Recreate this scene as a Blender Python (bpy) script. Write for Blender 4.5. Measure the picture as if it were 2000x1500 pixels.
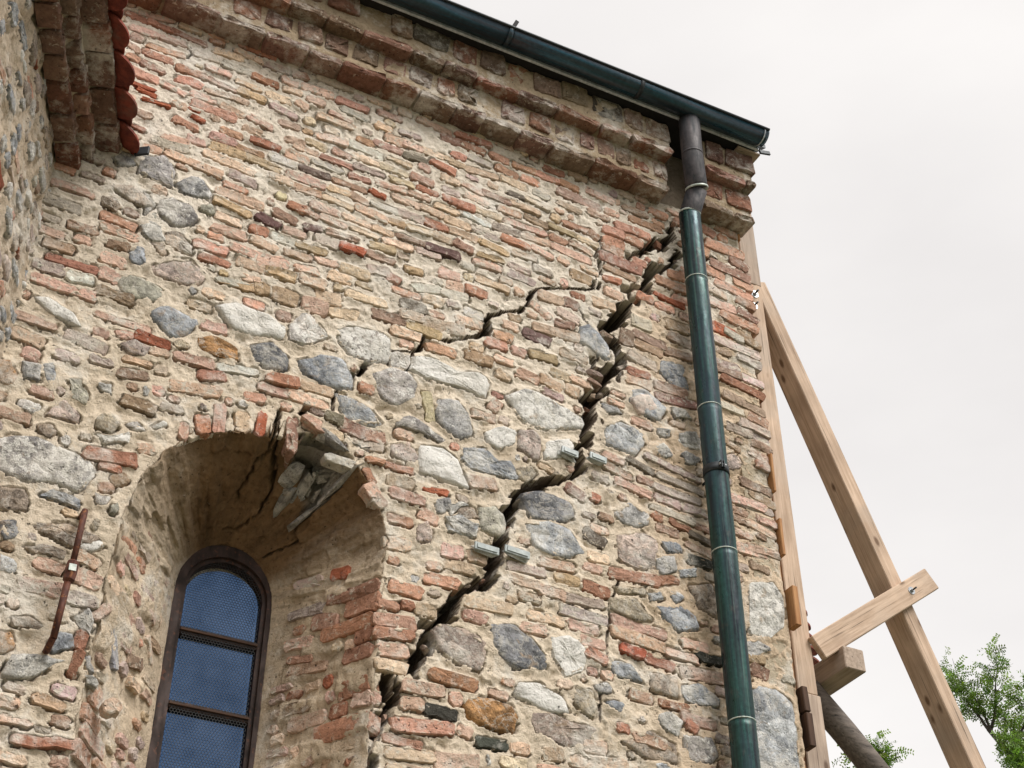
import bpy, math, random
import numpy as np
from mathutils import Vector, Matrix
random.seed(7); RNG = np.random.default_rng(7)
S = bpy.context.scene
for o in list(bpy.data.objects): bpy.data.objects.remove(o)
COL = S.collection

# ------------------------------------------------------------------ camera
PITCH = math.atan(2265/2900); YAW = math.radians(27.1673)
CAM = np.array([0, -4.4, 1.6])
cd = bpy.data.cameras.new('camera'); cam = bpy.data.objects.new('camera', cd); COL.objects.link(cam)
cam.location = CAM; cam.rotation_euler = (math.pi/2 + PITCH, 0, -YAW)
cd.sensor_width = 36; cd.lens = 2900/2000*36; cd.clip_start = .05; cd.clip_end = 2000
S.camera = cam
# ------------------------------------------------------------------ light
SUN_EL, SUN_AZ = math.radians(51), math.radians(22)     # azimuth from -Y (behind the camera) towards +X
w = bpy.data.worlds.new('World'); S.world = w; w.use_nodes = True
nt = w.node_tree; nt.nodes.clear()
def N(nt, t, **k):
    n = nt.nodes.new(t)
    for a, b in k.items():
        if a in n.inputs: n.inputs[a].default_value = b
        else: setattr(n, a, b)
    return n
wo = N(nt, 'ShaderNodeOutputWorld'); bg = N(nt, 'ShaderNodeBackground', Strength=1.0)
sky = N(nt, 'ShaderNodeTexSky', sky_type='NISHITA', sun_disc=False)
sky.sun_elevation = SUN_EL; sky.sun_rotation = math.pi - SUN_AZ
skm = N(nt, 'ShaderNodeMix', data_type='RGBA', blend_type='MULTIPLY'); skm.inputs[0].default_value = 1
nt.links.new(sky.outputs[0], skm.inputs[6]); skm.inputs[7].default_value = (.07, .07, .07, 1)
tc = N(nt, 'ShaderNodeTexCoord')
mp = N(nt, 'ShaderNodeMapping'); mp.inputs['Scale'].default_value = (1.2, 1.2, 3.0)
cn = N(nt, 'ShaderNodeTexNoise', Scale=1.25, Detail=6, Roughness=.5)
cr = N(nt, 'ShaderNodeValToRGB')
cr.color_ramp.elements[0].position = .30; cr.color_ramp.elements[0].color = (.312, .299, .293, 1)
cr.color_ramp.elements[1].position = .66; cr.color_ramp.elements[1].color = (.398, .384, .371, 1)
mx = N(nt, 'ShaderNodeMix', data_type='RGBA'); mx.inputs[0].default_value = .94
L = nt.links.new
L(tc.outputs['Generated'], mp.inputs['Vector']); L(mp.outputs[0], cn.inputs['Vector']); L(cn.outputs[0], cr.inputs[0])
L(skm.outputs[2], mx.inputs[6]); L(cr.outputs[0], mx.inputs[7]); L(mx.outputs[2], bg.inputs[0]); L(bg.outputs[0], wo.inputs[0])
sd_ = bpy.data.lights.new('sun', 'SUN'); sd_.energy = 1.4; sd_.angle = math.radians(34); sd_.color = (1, .96, .9)
sun = bpy.data.objects.new('sun', sd_); COL.objects.link(sun)
sv = Vector((math.sin(SUN_AZ)*math.cos(SUN_EL), -math.cos(SUN_AZ)*math.cos(SUN_EL), math.sin(SUN_EL)))
sun.rotation_euler = sv.to_track_quat('Z', 'Y').to_euler(); sun.location = (3, -8, 14)
S.view_settings.view_transform = 'Standard'; S.view_settings.look = 'None'
S.view_settings.exposure = 1.40; S.view_settings.gamma = 1; S.view_settings.use_curve_mapping = False

# ------------------------------------------------------------------ noise
def _h(ix, iy, s):
    n = (ix.astype(np.int64)*374761393 + iy.astype(np.int64)*668265263 + s*974711) & 0xffffffff
    n = ((n ^ (n >> 13))*1274126177) & 0xffffffff
    n = ((n ^ (n >> 16))*2246822519) & 0xffffffff
    return ((n ^ (n >> 15)) & 0xffff)/65535.0
def vn(x, y, s=0):
    x = np.asarray(x, float); y = np.asarray(y, float)
    ix = np.floor(x); iy = np.floor(y); fx = x-ix; fy = y-iy
    fx = fx*fx*(3-2*fx); fy = fy*fy*(3-2*fy)
    a, b, c, d = _h(ix, iy, s), _h(ix+1, iy, s), _h(ix, iy+1, s), _h(ix+1, iy+1, s)
    return (a*(1-fx)+b*fx)*(1-fy)+(c*(1-fx)+d*fx)*fy*1.0
def fb(x, y, sc, s=0, o=3, g=.55):
    r = 0; a = 1; t = 0
    for k in range(o):
        r = r+a*(vn(np.asarray(x)/sc*2**k, np.asarray(y)/sc*2**k, s+k*17)-.5); t += a; a *= g
    return 2*r/t
def sstep(a, b, x):
    t = np.clip((x-a)/(b-a), 0, 1); return t*t*(3-2*t)

# ------------------------------------------------------------------ objects
def setp(o, label=None, cat=None, group=None, kind=None):
    if label: o['label'] = label
    if cat: o['category'] = cat
    if group: o['group'] = group
    if kind: o['kind'] = kind
    return o
def empty(name, loc, label, cat, group=None):
    o = bpy.data.objects.new(name, None); COL.objects.link(o); o.location = loc; o.empty_display_size = .1
    return setp(o, label, cat, group)
def link(name, me, mat, parent=None):
    o = bpy.data.objects.new(name, me); COL.objects.link(o)
    if mat: me.materials.append(mat)
    if parent is not None:
        o.parent = parent
        M = Matrix.Identity(4); p = parent
        while p is not None: M = Matrix.Translation(p.location) @ p.rotation_euler.to_matrix().to_4x4() @ M; p = None if p.parent is None else p.parent
        o.matrix_parent_inverse = wm(parent).inverted()
    return o
WM = {}
def wm(o):
    M = Matrix.Translation(o.location) @ o.rotation_euler.to_matrix().to_4x4()
    return (wm(o.parent) @ o.matrix_parent_inverse @ M) if o.parent else M
def mesh(name, V, Fc, tint=None, smooth=False, auto=None):
    me = bpy.data.meshes.new(name)
    if isinstance(Fc, np.ndarray):
        n = Fc.shape[1]; V = np.asarray(V, np.float32)
        me.vertices.add(len(V)); me.vertices.foreach_set('co', V.ravel())
        me.loops.add(Fc.size); me.loops.foreach_set('vertex_index', Fc.ravel().astype(np.int32))
        me.polygons.add(len(Fc)); me.polygons.foreach_set('loop_start', np.arange(0, Fc.size, n, dtype=np.int32))
        me.update(calc_edges=True)
    else:
        me.from_pydata([tuple(v) for v in V], [], Fc); me.update()
    if tint is not None:
        a = me.attributes.new('tint', 'FLOAT_COLOR', 'POINT')
        t = np.asarray(tint, np.float32)
        if t.ndim == 1: t = np.tile(t, (len(V), 1))
        a.data.foreach_set('color', t.ravel())
    if smooth: me.polygons.foreach_set('use_smooth', np.ones(len(me.polygons), bool))
    return me
class MB:                      # collects pieces into one mesh
    def __init__(s): s.V = []; s.F = []; s.T = []
    def add(s, V, Fc, tint=None):
        k = len(s.V); s.V += [tuple(v) for v in V]; s.F += [tuple(i+k for i in f) for f in Fc]
        if tint is not None:
            t = np.asarray(tint, float); s.T += [tuple(t)]*len(V) if t.ndim == 1 else [tuple(q) for q in t]
    def box(s, c, ax, ay, az, hx, hy, hz, ch=0.0):
        c, ax, ay, az = (np.array(q, float) for q in (c, ax, ay, az))
        P = []
        if ch <= 0:
            for i in (-1, 1):
                for j in (-1, 1):
                    for k in (-1, 1): P.append(c+ax*hx*i+ay*hy*j+az*hz*k)
            s.add(P, [(0, 1, 3, 2), (4, 6, 7, 5), (0, 4, 5, 1), (2, 3, 7, 6), (0, 2, 6, 4), (1, 5, 7, 3)])
        else:                  # chamfered: octagonal section along ax, ends inset
            sec = [(hy-ch, hz), (hy, hz-ch), (hy, -hz+ch), (hy-ch, -hz), (-hy+ch, -hz), (-hy, -hz+ch), (-hy, hz-ch), (-hy+ch, hz)]
            rings = [(-hx, .0), (-hx+ch, 1), (hx-ch, 1), (hx, .0)]
            for x, full in rings:
                for (y, z) in sec:
                    if not full: y -= math.copysign(ch*.9, y); z -= math.copysign(ch*.9, z)
                    P.append(c+ax*x+ay*y+az*z)
            Fc = []
            for r in range(3):
                for q in range(8):
                    a, b = r*8+q, r*8+(q+1) % 8; Fc.append((a, b, b+8, a+8))
            Fc.append(tuple(range(7, -1, -1))); Fc.append(tuple(24+q for q in range(8)))
            s.add(P, Fc)
        return s
    def tube(s, pts, r, n=12, caps=True, r2=None):
        pts = [np.array(p, float) for p in pts]; k0 = len(s.V); V = []; Fc = []
        up = None
        for i, p in enumerate(pts):
            d = pts[min(i+1, len(pts)-1)]-pts[max(i-1, 0)]; d /= np.linalg.norm(d)
            if up is None:
                up = np.cross(d, (0, 0, 1) if abs(d[2]) < .9 else (1, 0, 0))
            up = up-d*(up@d); up /= np.linalg.norm(up); sd = np.cross(d, up)
            rr = r if r2 is None else r+(r2-r)*i/(len(pts)-1)
            if isinstance(r, (list, tuple)): rr = r[i]
            for q in range(n):
                a = 2*math.pi*q/n; V.append(p+rr*(up*math.cos(a)+sd*math.sin(a)))
        for i in range(len(pts)-1):
            for q in range(n):
                a, b = i*n+q, i*n+(q+1) % n; Fc.append((a, b, b+n, a+n))
        if caps: Fc.append(tuple(range(n-1, -1, -1))); Fc.append(tuple((len(pts)-1)*n+q for q in range(n)))
        s.add(V, Fc); return s
    def build(s, name, mat, parent=None, smooth=False, loc=None):
        me = mesh(name, s.V, s.F, s.T if s.T else None)
        if smooth:
            me.polygons.foreach_set('use_smooth', [len(p.vertices) == 4 for p in me.polygons])
        return link(name, me, mat, parent)

# ------------------------------------------------------------------ materials
def newmat(name):
    m = bpy.data.materials.new(name); m.use_nodes = True; nt = m.node_tree
    return m, nt, nt.nodes['Principled BSDF'], nt.links.new
def ramp(nt, src, stops):
    r = N(nt, 'ShaderNodeValToRGB'); e = r.color_ramp.elements
    while len(e) < len(stops): e.new(.5)
    for q, (p, c) in zip(e, stops): q.position = p; q.color = (c, c, c, 1) if not isinstance(c, tuple) else c+(1,)
    nt.links.new(src, r.inputs[0]); return r.outputs[0]
def mixc(nt, fac, a, b, mode='MIX'):
    m = N(nt, 'ShaderNodeMix', data_type='RGBA', blend_type=mode)
    for i, v in ((0, fac), (6, a), (7, b)):
        if hasattr(v, 'is_output'): nt.links.new(v, m.inputs[i])
        else: m.inputs[i].default_value = v if not isinstance(v, tuple) else v+(1,)
    return m.outputs[2]
def math_(nt, op, a, b=0.0, c=None):
    m = N(nt, 'ShaderNodeMath', operation=op)
    for i, v in enumerate((a, b) if c is None else (a, b, c)):
        if hasattr(v, 'is_output'): nt.links.new(v, m.inputs[i])
        else: m.inputs[i].default_value = v
    return m.outputs[0]
MORTAR = (.60, .52, .40)
def masonry(name, kind):
    m, nt, b, L = newmat(name)
    at = N(nt, 'ShaderNodeAttribute', attribute_name='tint')
    g = N(nt, 'ShaderNodeNewGeometry'); pos = g.outputs['Position']
    def noise(sc, det=4, ro=.6, dist=0):
        n = N(nt, 'ShaderNodeTexNoise', Scale=sc, Detail=det, Roughness=ro, Distortion=dist); L(pos, n.inputs['Vector']); return n.outputs[0]
    n1, n2, n3 = noise(9, 5, .65), noise(42, 7, .72), noise(150, 4, .75)
    col = at.outputs['Color']
    if kind == 'brick':
        col = mixc(nt, 1, col, ramp(nt, n1, [(.25, (.74, .72, .70)), (.5, (1, 1, 1)), (.75, (1.2, 1.22, 1.25))]), 'MULTIPLY')
        col = mixc(nt, 1, col, ramp(nt, n2, [(.30, (.42, .40, .38)), (.44, (.92, .92, .92)), (.68, (1.30, 1.32, 1.34))]), 'MULTIPLY')
        sm = math_(nt, 'ADD', noise(34, 6, .7, .6), math_(nt, 'MULTIPLY', at.outputs['Alpha'], .22))
        col = mixc(nt, ramp(nt, sm, [(.59, 0.0), (.67, .8)]), col, (.72, .63, .52))
        lime = math_(nt, 'ADD', noise(26, 5, .7), math_(nt, 'MULTIPLY', at.outputs['Alpha'], .5))
        lf = ramp(nt, lime, [(.66, 0.0), (.72, .85)])
        col = mixc(nt, lf, col, (.63, .58, .49))
        pit = ramp(nt, noise(75, 2, .5), [(.26, .25), (.34, 1.0)])
        bs, bd = 1.0, .016
    elif kind == 'stone':
        vo = N(nt, 'ShaderNodeTexVoronoi', Scale=13, Randomness=1.0); vd = N(nt, 'ShaderNodeVectorMath', operation='ADD'); vs = N(nt, 'ShaderNodeTexNoise', Scale=12, Detail=3)
        L(pos, vs.inputs['Vector']); vm = N(nt, 'ShaderNodeVectorMath', operation='SCALE'); L(vs.outputs['Color'], vm.inputs[0]); vm.inputs['Scale'].default_value = .05
        L(pos, vd.inputs[0]); L(vm.outputs[0], vd.inputs[1]); L(vd.outputs[0], vo.inputs['Vector'])
        sepc = N(nt, 'ShaderNodeSeparateColor'); L(vo.outputs['Color'], sepc.inputs[0])
        col = mixc(nt, 1, col, ramp(nt, sepc.outputs[0], [(.1, (.72, .72, .73)), (.9, (1.22, 1.20, 1.17))]), 'MULTIPLY'); facet = vo.outputs['Distance']
        col = mixc(nt, 1, col, ramp(nt, noise(14, 6, .72, .8), [(.28, (.58, .57, .57)), (.5, (1, 1, 1)), (.72, (1.45, 1.45, 1.47))]), 'MULTIPLY')
        col = mixc(nt, 1, col, ramp(nt, n2, [(.3, (.6, .6, .6)), (.5, (1, 1, 1)), (.7, (1.3, 1.3, 1.3))]), 'MULTIPLY')
        vein = ramp(nt, math_(nt, 'ABSOLUTE', math_(nt, 'SUBTRACT', noise(13, 5, .65, 1.2), .5)), [(.003, .5), (.014, 1.0)])
        col = mixc(nt, 1, col, vein, 'MULTIPLY')
        vein2 = ramp(nt, math_(nt, 'ABSOLUTE', math_(nt, 'SUBTRACT', noise(8, 6, .7, .7), .46)), [(.006, .55), (.03, 0.0)])
        col = mixc(nt, vein2, col, (.62, .58, .52))
        rust = ramp(nt, noise(11, 4, .6, 1.5), [(.60, 0.0), (.70, .55)])
        col = mixc(nt, rust, col, (.42, .29, .17))
        lime = math_(nt, 'ADD', noise(32, 6, .75), math_(nt, 'MULTIPLY', at.outputs['Alpha'], .4))
        col = mixc(nt, ramp(nt, lime, [(.67, 0.0), (.71, .9)]), col, (.84, .815, .765))
        pit = ramp(nt, noise(70, 3, .6), [(.27, .2), (.36, 1.0)])
        bs, bd = 1.0, .018
    else:
        col = mixc(nt, 1, col, ramp(nt, noise(5, 5, .6), [(.3, (.80, .78, .74)), (.5, (1, 1, 1)), (.7, (1.12, 1.13, 1.15))]), 'MULTIPLY')
        col = mixc(nt, 1, col, ramp(nt, n2, [(.30, (.62, .59, .54)), (.46, (1, 1, 1)), (.68, (1.18, 1.18, 1.19))]), 'MULTIPLY')
        lf = ramp(nt, noise(17, 6, .75), [(.66, 0.0), (.74, .6)])
        col = mixc(nt, lf, col, (.72, .69, .63))
        pit = ramp(nt, noise(60, 3, .6), [(.27, .2), (.35, 1.0)])
        bs, bd = 1.0, .016
    if kind == 'mortar': wlm = math_(nt, 'SUBTRACT', 1.0, at.outputs['Alpha'])
    wl = ramp(nt, math_(nt, 'ADD', noise(3.2, 8, .74), math_(nt, 'MULTIPLY', noise(30, 5, .7), .22)), [(.62, 0.0), (.74, .68)])
    if kind == 'mortar': wl = math_(nt, 'MULTIPLY', wl, wlm)
    col = mixc(nt, wl, col, (.80, .76, .69))
    col = mixc(nt, 1, col, pit, 'MULTIPLY')
    L(col, b.inputs['Base Color']); b.inputs['Roughness'].default_value = .93; b.inputs['Specular IOR Level'].default_value = .2
    h = math_(nt, 'ADD', math_(nt, 'MULTIPLY', n2, 1.0), math_(nt, 'MULTIPLY', n3, .35))
    h = math_(nt, 'ADD', h, math_(nt, 'MULTIPLY', pit, .35))
    if kind == 'stone': h = math_(nt, 'ADD', h, math_(nt, 'MULTIPLY', facet, -1.6))
    bp = N(nt, 'ShaderNodeBump', Strength=bs, Distance=bd); L(h, bp.inputs['Height']); L(bp.outputs[0], b.inputs['Normal'])
    return m
M_BRICK, M_STONE, M_MORTAR = masonry('weathered_brick', 'brick'), masonry('rubble_stone', 'stone'), masonry('lime_mortar', 'mortar')

def wood(name, base, dark, grain=1.0):
    m, nt, b, L = newmat(name)
    tc = N(nt, 'ShaderNodeTexCoord'); mp = N(nt, 'ShaderNodeMapping'); mp.inputs['Scale'].default_value = (1.2, 22, 22)
    L(tc.outputs['Object'], mp.inputs['Vector'])
    n = N(nt, 'ShaderNodeTexNoise', Scale=3.2, Detail=6, Roughness=.65, Distortion=.5); L(mp.outputs[0], n.inputs['Vector'])
    n2 = N(nt, 'ShaderNodeTexNoise', Scale=5, Detail=4); L(tc.outputs['Object'], n2.inputs['Vector'])
    col = mixc(nt, ramp(nt, n.outputs[0], [(.32, 0.0), (.62, 1.0)]), dark, base)
    col = mixc(nt, 1, col, ramp(nt, n2.outputs[0], [(.3, (.78, .76, .74)), (.7, (1.12, 1.1, 1.08))]), 'MULTIPLY')
    # knots
    gy_ = N(nt, 'ShaderNodeTexNoise', Scale=2.2, Detail=5, Roughness=.6); L(tc.outputs['Object'], gy_.inputs['Vector'])
    col = mixc(nt, ramp(nt, gy_.outputs[0], [(.50, 0.0), (.66, .55)]), col, (base[0]*.62, base[1]*.68, base[2]*.74))
    mk = N(nt, 'ShaderNodeMapping'); mk.inputs['Scale'].default_value = (4.2, 9, 9); L(tc.outputs['Object'], mk.inputs['Vector'])
    vo = N(nt, 'ShaderNodeTexVoronoi', Scale=1.0, Randomness=1.0); L(mk.outputs[0], vo.inputs['Vector'])
    k = ramp(nt, vo.outputs['Distance'], [(.07, 0.0), (.14, 1.0)])
    col = mixc(nt, k, (dark[0]*.42, dark[1]*.36, dark[2]*.32), col)
    mp3 = N(nt, 'ShaderNodeMapping'); mp3.inputs['Scale'].default_value = (1.0, 60, 60); L(tc.outputs['Object'], mp3.inputs['Vector'])
    n3 = N(nt, 'ShaderNodeTexNoise', Scale=2.0, Detail=3); L(mp3.outputs[0], n3.inputs['Vector'])
    chk = ramp(nt, n3.outputs[0], [(.29, .28), (.36, 1.0)])
    col = mixc(nt, 1, col, chk, 'MULTIPLY')
    L(col, b.inputs['Base Color']); b.inputs['Roughness'].default_value = .75; b.inputs['Specular IOR Level'].default_value = .25
    bp = N(nt, 'ShaderNodeBump', Strength=.5, Distance=.004); L(math_(nt, 'ADD', n.outputs[0], chk), bp.inputs['Height']); L(bp.outputs[0], b.inputs['Normal'])
    return m
M_WOOD = wood('pale_sawn_softwood', (.62, .475, .365), (.42, .30, .215))
M_WOOD2 = wood('weathered_softwood', (.50, .40, .325), (.33, .255, .205))
M_WOODO = wood('orange_wedge_wood', (.50, .27, .12), (.34, .16, .07))
M_LOG = wood('grey_round_timber', (.20, .17, .15), (.075, .065, .06))
M_OLD = wood('dark_old_wood', (.10, .055, .035), (.05, .028, .02))

def metal(name, base, alt, rough=.35, metallic=.5, streak=(14, 14, 1.2), spots=None):
    m, nt, b, L = newmat(name)
    tc = N(nt, 'ShaderNodeNewGeometry'); mp = N(nt, 'ShaderNodeMapping'); mp.inputs['Scale'].default_value = streak
    L(tc.outputs['Position'], mp.inputs['Vector'])
    n = N(nt, 'ShaderNodeTexNoise', Scale=2.2, Detail=6, Roughness=.6, Distortion=.4); L(mp.outputs[0], n.inputs['Vector'])
    n2 = N(nt, 'ShaderNodeTexNoise', Scale=60, Detail=4); L(tc.outputs['Position'], n2.inputs['Vector'])
    col = mixc(nt, ramp(nt, n.outputs[0], [(.38, 0.0), (.62, 1.0)]), base, alt)
    col = mixc(nt, 1, col, ramp(nt, n2.outputs[0], [(.3, (.75, .75, .75)), (.7, (1.2, 1.2, 1.2))]), 'MULTIPLY')
    if spots:
        col = mixc(nt, ramp(nt, n2.outputs[0], [(.60, 0.0), (.66, .9)]), col, spots)
    L(col, b.inputs['Base Color']); b.inputs['Metallic'].default_value = metallic
    L(ramp(nt, n.outputs[0], [(.3, rough*.8), (.7, rough*1.35)]), b.inputs['Roughness'])
    bp = N(nt, 'ShaderNodeBump', Strength=.12, Distance=.003); L(n2.outputs[0], bp.inputs['Height']); L(bp.outputs[0], b.inputs['Normal'])
    return m
M_PIPE = metal('green_patina_copper', (.010, .016, .022), (.026, .090, .080), .26, .45, (26, 26, .7))
nt = M_PIPE.node_tree; L = nt.links.new; pb = nt.nodes['Principled BSDF']; c0 = pb.inputs['Base Color'].links[0].from_socket; g = N(nt, 'ShaderNodeNewGeometry')
def stretched(sc, sx, sz, det=5):
    mp = N(nt, 'ShaderNodeMapping'); mp.inputs['Scale'].default_value = (sx, sx, sz); L(g.outputs['Position'], mp.inputs['Vector']); n = N(nt, 'ShaderNodeTexNoise', Scale=sc, Detail=det, Roughness=.65); L(mp.outputs[0], n.inputs['Vector']); return n.outputs[0]
c0 = mixc(nt, ramp(nt, stretched(1.0, 9, 1.6), [(.50, 0.0), (.66, .6)]), c0, (.024, .045, .068))
c0 = mixc(nt, ramp(nt, stretched(2.0, 40, .8), [(.60, 0.0), (.70, .5)]), c0, (.11, .19, .165))
c0 = mixc(nt, ramp(nt, stretched(3.0, 8, 5, 7), [(.60, 0.0), (.70, .45)]), c0, (.10, .085, .075))
L(c0, pb.inputs['Base Color']); L(ramp(nt, stretched(2.5, 7, 3, 6), [(.35, .20), (.68, .58)]), pb.inputs['Roughness'])
bp = N(nt, 'ShaderNodeBump', Strength=.25, Distance=.012); L(stretched(1.6, 9, 4, 3), bp.inputs['Height']); L(bp.outputs[0], pb.inputs['Normal'])
M_PIPE2 = metal('brown_patina_copper', (.070, .060, .064), (.030, .032, .038), .62, .15, (16, 16, 3.0))
M_GUT = metal('dark_patina_gutter', (.020, .075, .108), (.045, .050, .060), .30, .5, (1.0, 24, 24))
M_LIP = metal('pale_metal_edge', (.62, .66, .72), (.48, .52, .58), .45, .2, (6, 20, 20))
M_DARKM = metal('dark_metal', (.025, .03, .035), (.04, .045, .05), .45, .5, (8, 8, 8))
M_SOLDER = metal('pale_solder_ring', (.55, .58, .54), (.40, .46, .42), .5, .2, (40, 40, 40))
M_RUST = metal('rusty_iron', (.13, .04, .02), (.06, .022, .016), .7, .1, (30, 30, 10), (.23, .09, .03))
M_ZINC = metal('zinc_bolt', (.50, .52, .54), (.36, .38, .40), .35, .8, (30, 30, 30))
M_PLATE = metal('grey_glazed_plate', (.36, .40, .40), (.27, .31, .31), .3, 0, (10, 10, 10))
M_FRAME = metal('dark_brown_painted_frame', (.040, .017, .011), (.018, .010, .008), .7, 0, (10, 10, 3), (.085, .032, .016))
def simple(name, c, rough=.8, **k):
    m, nt, b, L = newmat(name); b.inputs['Base Color'].default_value = c+(1,); b.inputs['Roughness'].default_value = rough
    for q, v in k.items(): b.inputs[q.replace('_', ' ')].default_value = v
    g = N(nt, 'ShaderNodeNewGeometry'); n = N(nt, 'ShaderNodeTexNoise', Scale=40, Detail=5); L(g.outputs['Position'], n.inputs['Vector'])
    L(mixc(nt, 1, c, ramp(nt, n.outputs[0], [(.3, (.72, .72, .72)), (.7, (1.2, 1.2, 1.2))]), 'MULTIPLY'), b.inputs['Base Color'])
    bp = N(nt, 'ShaderNodeBump', Strength=.3, Distance=.004); L(n.outputs[0], bp.inputs['Height']); L(bp.outputs[0], b.inputs['Normal'])
    return m
m, nt, b, L = newmat('red_clay_tile'); M_TILE = m
g = N(nt, 'ShaderNodeNewGeometry'); n = N(nt, 'ShaderNodeTexNoise', Scale=22, Detail=6, Roughness=.7); L(g.outputs['Position'], n.inputs['Vector'])
n_b = N(nt, 'ShaderNodeTexNoise', Scale=7, Detail=4, Roughness=.6); L(g.outputs['Position'], n_b.inputs['Vector'])
c = mixc(nt, ramp(nt, n.outputs[0], [(.35, 0.0), (.62, 1.0)]), (.10, .017, .011), (.25, .052, .030))
L(mixc(nt, ramp(nt, n_b.outputs[0], [(.55, 0.0), (.70, .6)]), c, (.16, .12, .09)), b.inputs['Base Color']); b.inputs['Roughness'].default_value = .85
bp = N(nt, 'ShaderNodeBump', Strength=.7, Distance=.006); L(n.outputs[0], bp.inputs['Height']); L(bp.outputs[0], b.inputs['Normal'])
M_WIRE = simple('dark_mesh_wire', (.018, .02, .022), .6)
M_SOFFIT = simple('black_eave_soffit', (.018, .016, .018), .85)
m, nt, b, L = newmat('blue_film_glass')
b.inputs['Base Color'].default_value = (.075, .17, .40, 1); b.inputs['Metallic'].default_value = .9; b.inputs['Roughness'].default_value = .10
g = N(nt, 'ShaderNodeNewGeometry'); n = N(nt, 'ShaderNodeTexNoise', Scale=7, Detail=5, Roughness=.6); L(g.outputs['Position'], n.inputs['Vector'])
L(mixc(nt, ramp(nt, n.outputs[0], [(.35, 0.0), (.65, 1.0)]), (.045, .09, .18), (.085, .145, .26)), b.inputs['Base Color'])
M_GLASS = m

PAL = dict(r=(.50, .25, .165), R=(.45, .15, .085), r2=(.42, .25, .19), o=(.62, .355, .25), o2=(.68, .47, .35), p=(.70, .475, .365), b=(.76, .575, .42),
           y=(.58, .425, .265), y2=(.64, .52, .34), n=(.42, .29, .21), d=(.17, .105, .095), k=(.22, .18, .14), K=(.07, .07, .06), w=(.68, .62, .55), W=(.80, .78, .74),
           m=(.60, .47, .415), g=(.60, .50, .42), G=(.30, .31, .33), S=(.36, .32, .26))
LIME = dict(w=.34, W=.3, p=.20, m=.22, r2=.14, k=.05, d=0.0, K=0.0, R=-.05, n=.06, b=.16, g=.16, o2=.14, o=.06)
SPAL = dict(lgp=(.52, .49, .48), gy=(.44, .435, .43), dgp=(.40, .375, .36), lg=(.58, .57, .54), br=(.47, .385, .31), gb=(.41, .435, .47), pk=(.58, .475, .42), gr=(.48, .465, .39),
            wt=(.83, .81, .77), wtp=(.70, .655, .61), am=(.46, .26, .12), dg=(.24, .245, .26), lgb=(.52, .54, .56), wtg=(.70, .68, .63), sp=(.34, .31, .28), yl=(.57, .49, .37), brl=(.42, .34, .29), big=(.40, .38, .37))
SLIME = dict(wt=.75, wtp=.42, wtg=.50, sp=.55, dgp=.3, big=.45, lgp=.2, lg=.25, lgb=.2, gy=.15)
def btint(c):
    t = np.array(PAL[c])*RNG.uniform(.70, 1.14)*(1+RNG.normal(0, .03, 3)); return np.r_[np.clip(t, .02, .85), LIME.get(c, .03)+RNG.uniform(-.06, .08)]
def stint(c):
    t = np.array(SPAL[c])*RNG.uniform(.9, 1.1); return np.r_[np.clip(t, .02, .85), SLIME.get(c, .08)]

# ------------------------------------------------------------------ pieces of masonry
def slab(outline, face, back, r, jit, seed, wavy=0.0, rings=1):
    """rounded slab in local (x,y,h): outline list of xy; h = height out of the wall"""
    rg = np.random.default_rng(seed); P = np.array(outline, float); n = len(P); c = P.mean(0)
    d = P-c; ln = np.linalg.norm(d, axis=1)[:, None]+1e-9
    V = [np.c_[P, np.full(n, back)], np.c_[P+rg.normal(0, jit*.5, (n, 2)), np.full(n, face-r*1.1)+rg.normal(0, jit*.6, n)]]
    ins = P-d/ln*np.minimum(r, ln*.45)
    V.append(np.c_[ins, np.full(n, face)+rg.normal(0, jit, n)])
    k = 3
    if rings > 1:
        for f in (.62, .3)[:rings-1]:
            V.append(np.c_[c+d*f+rg.normal(0, .004, (n, 2)), np.full(n, face)+wavy*(1-f)+rg.normal(0, jit*1.6, n)]); k += 1
    V.append(np.array([[c[0], c[1], face+wavy+rg.normal(0, jit)]]))
    V = np.vstack(V); Fc = []
    for q in range(k-1):
        for i in range(n):
            j = (i+1) % n; Fc.append((q*n+i, q*n+j, (q+1)*n+j, (q+1)*n+i))
    for i in range(n): Fc.append(((k-1)*n+i, (k-1)*n+(i+1) % n, k*n))
    return V, Fc
def lump(Q, face, depth, size, seed):
    Q = resample(np.vstack([Q, Q[:1]]), 26 if size > .07 else 14)[:-1]; n = len(Q); c = Q.mean(0); fs = (1.0, .94, .78, .56, .30) if size > .07 else (1.0, .88, .5)
    amp = .005+size*.034; V = [np.c_[Q, np.full(n, -depth)]]
    for q, f in enumerate(fs):
        P = c+(Q-c)*f; b_ = min(.010, size*.09)
        h = face+(-b_*1.3 if q == 0 else -.25*b_ if q == 1 else b_*.25*(1-f))+amp*.8*fb(P[:, 0], P[:, 1], size*.55+.02, seed, 3, .65)*(.35 if q == 0 else 1)
        V.append(np.c_[P, h])
    V.append(np.array([[c[0], c[1], face+amp*.8*float(fb(c[0], c[1], size*.55+.02, seed, 3, .65))]])); V = np.vstack(V); k = len(fs)+1; Fc = []
    for q in range(k-1):
        for i in range(n): Fc.append((q*n+i, q*n+(i+1) % n, (q+1)*n+(i+1) % n, (q+1)*n+i))
    for i in range(n): Fc.append(((k-1)*n+i, (k-1)*n+(i+1) % n, k*n))
    V[n:] += np.random.default_rng(seed).normal(0, .0012, V[n:].shape)
    return V, Fc
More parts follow.
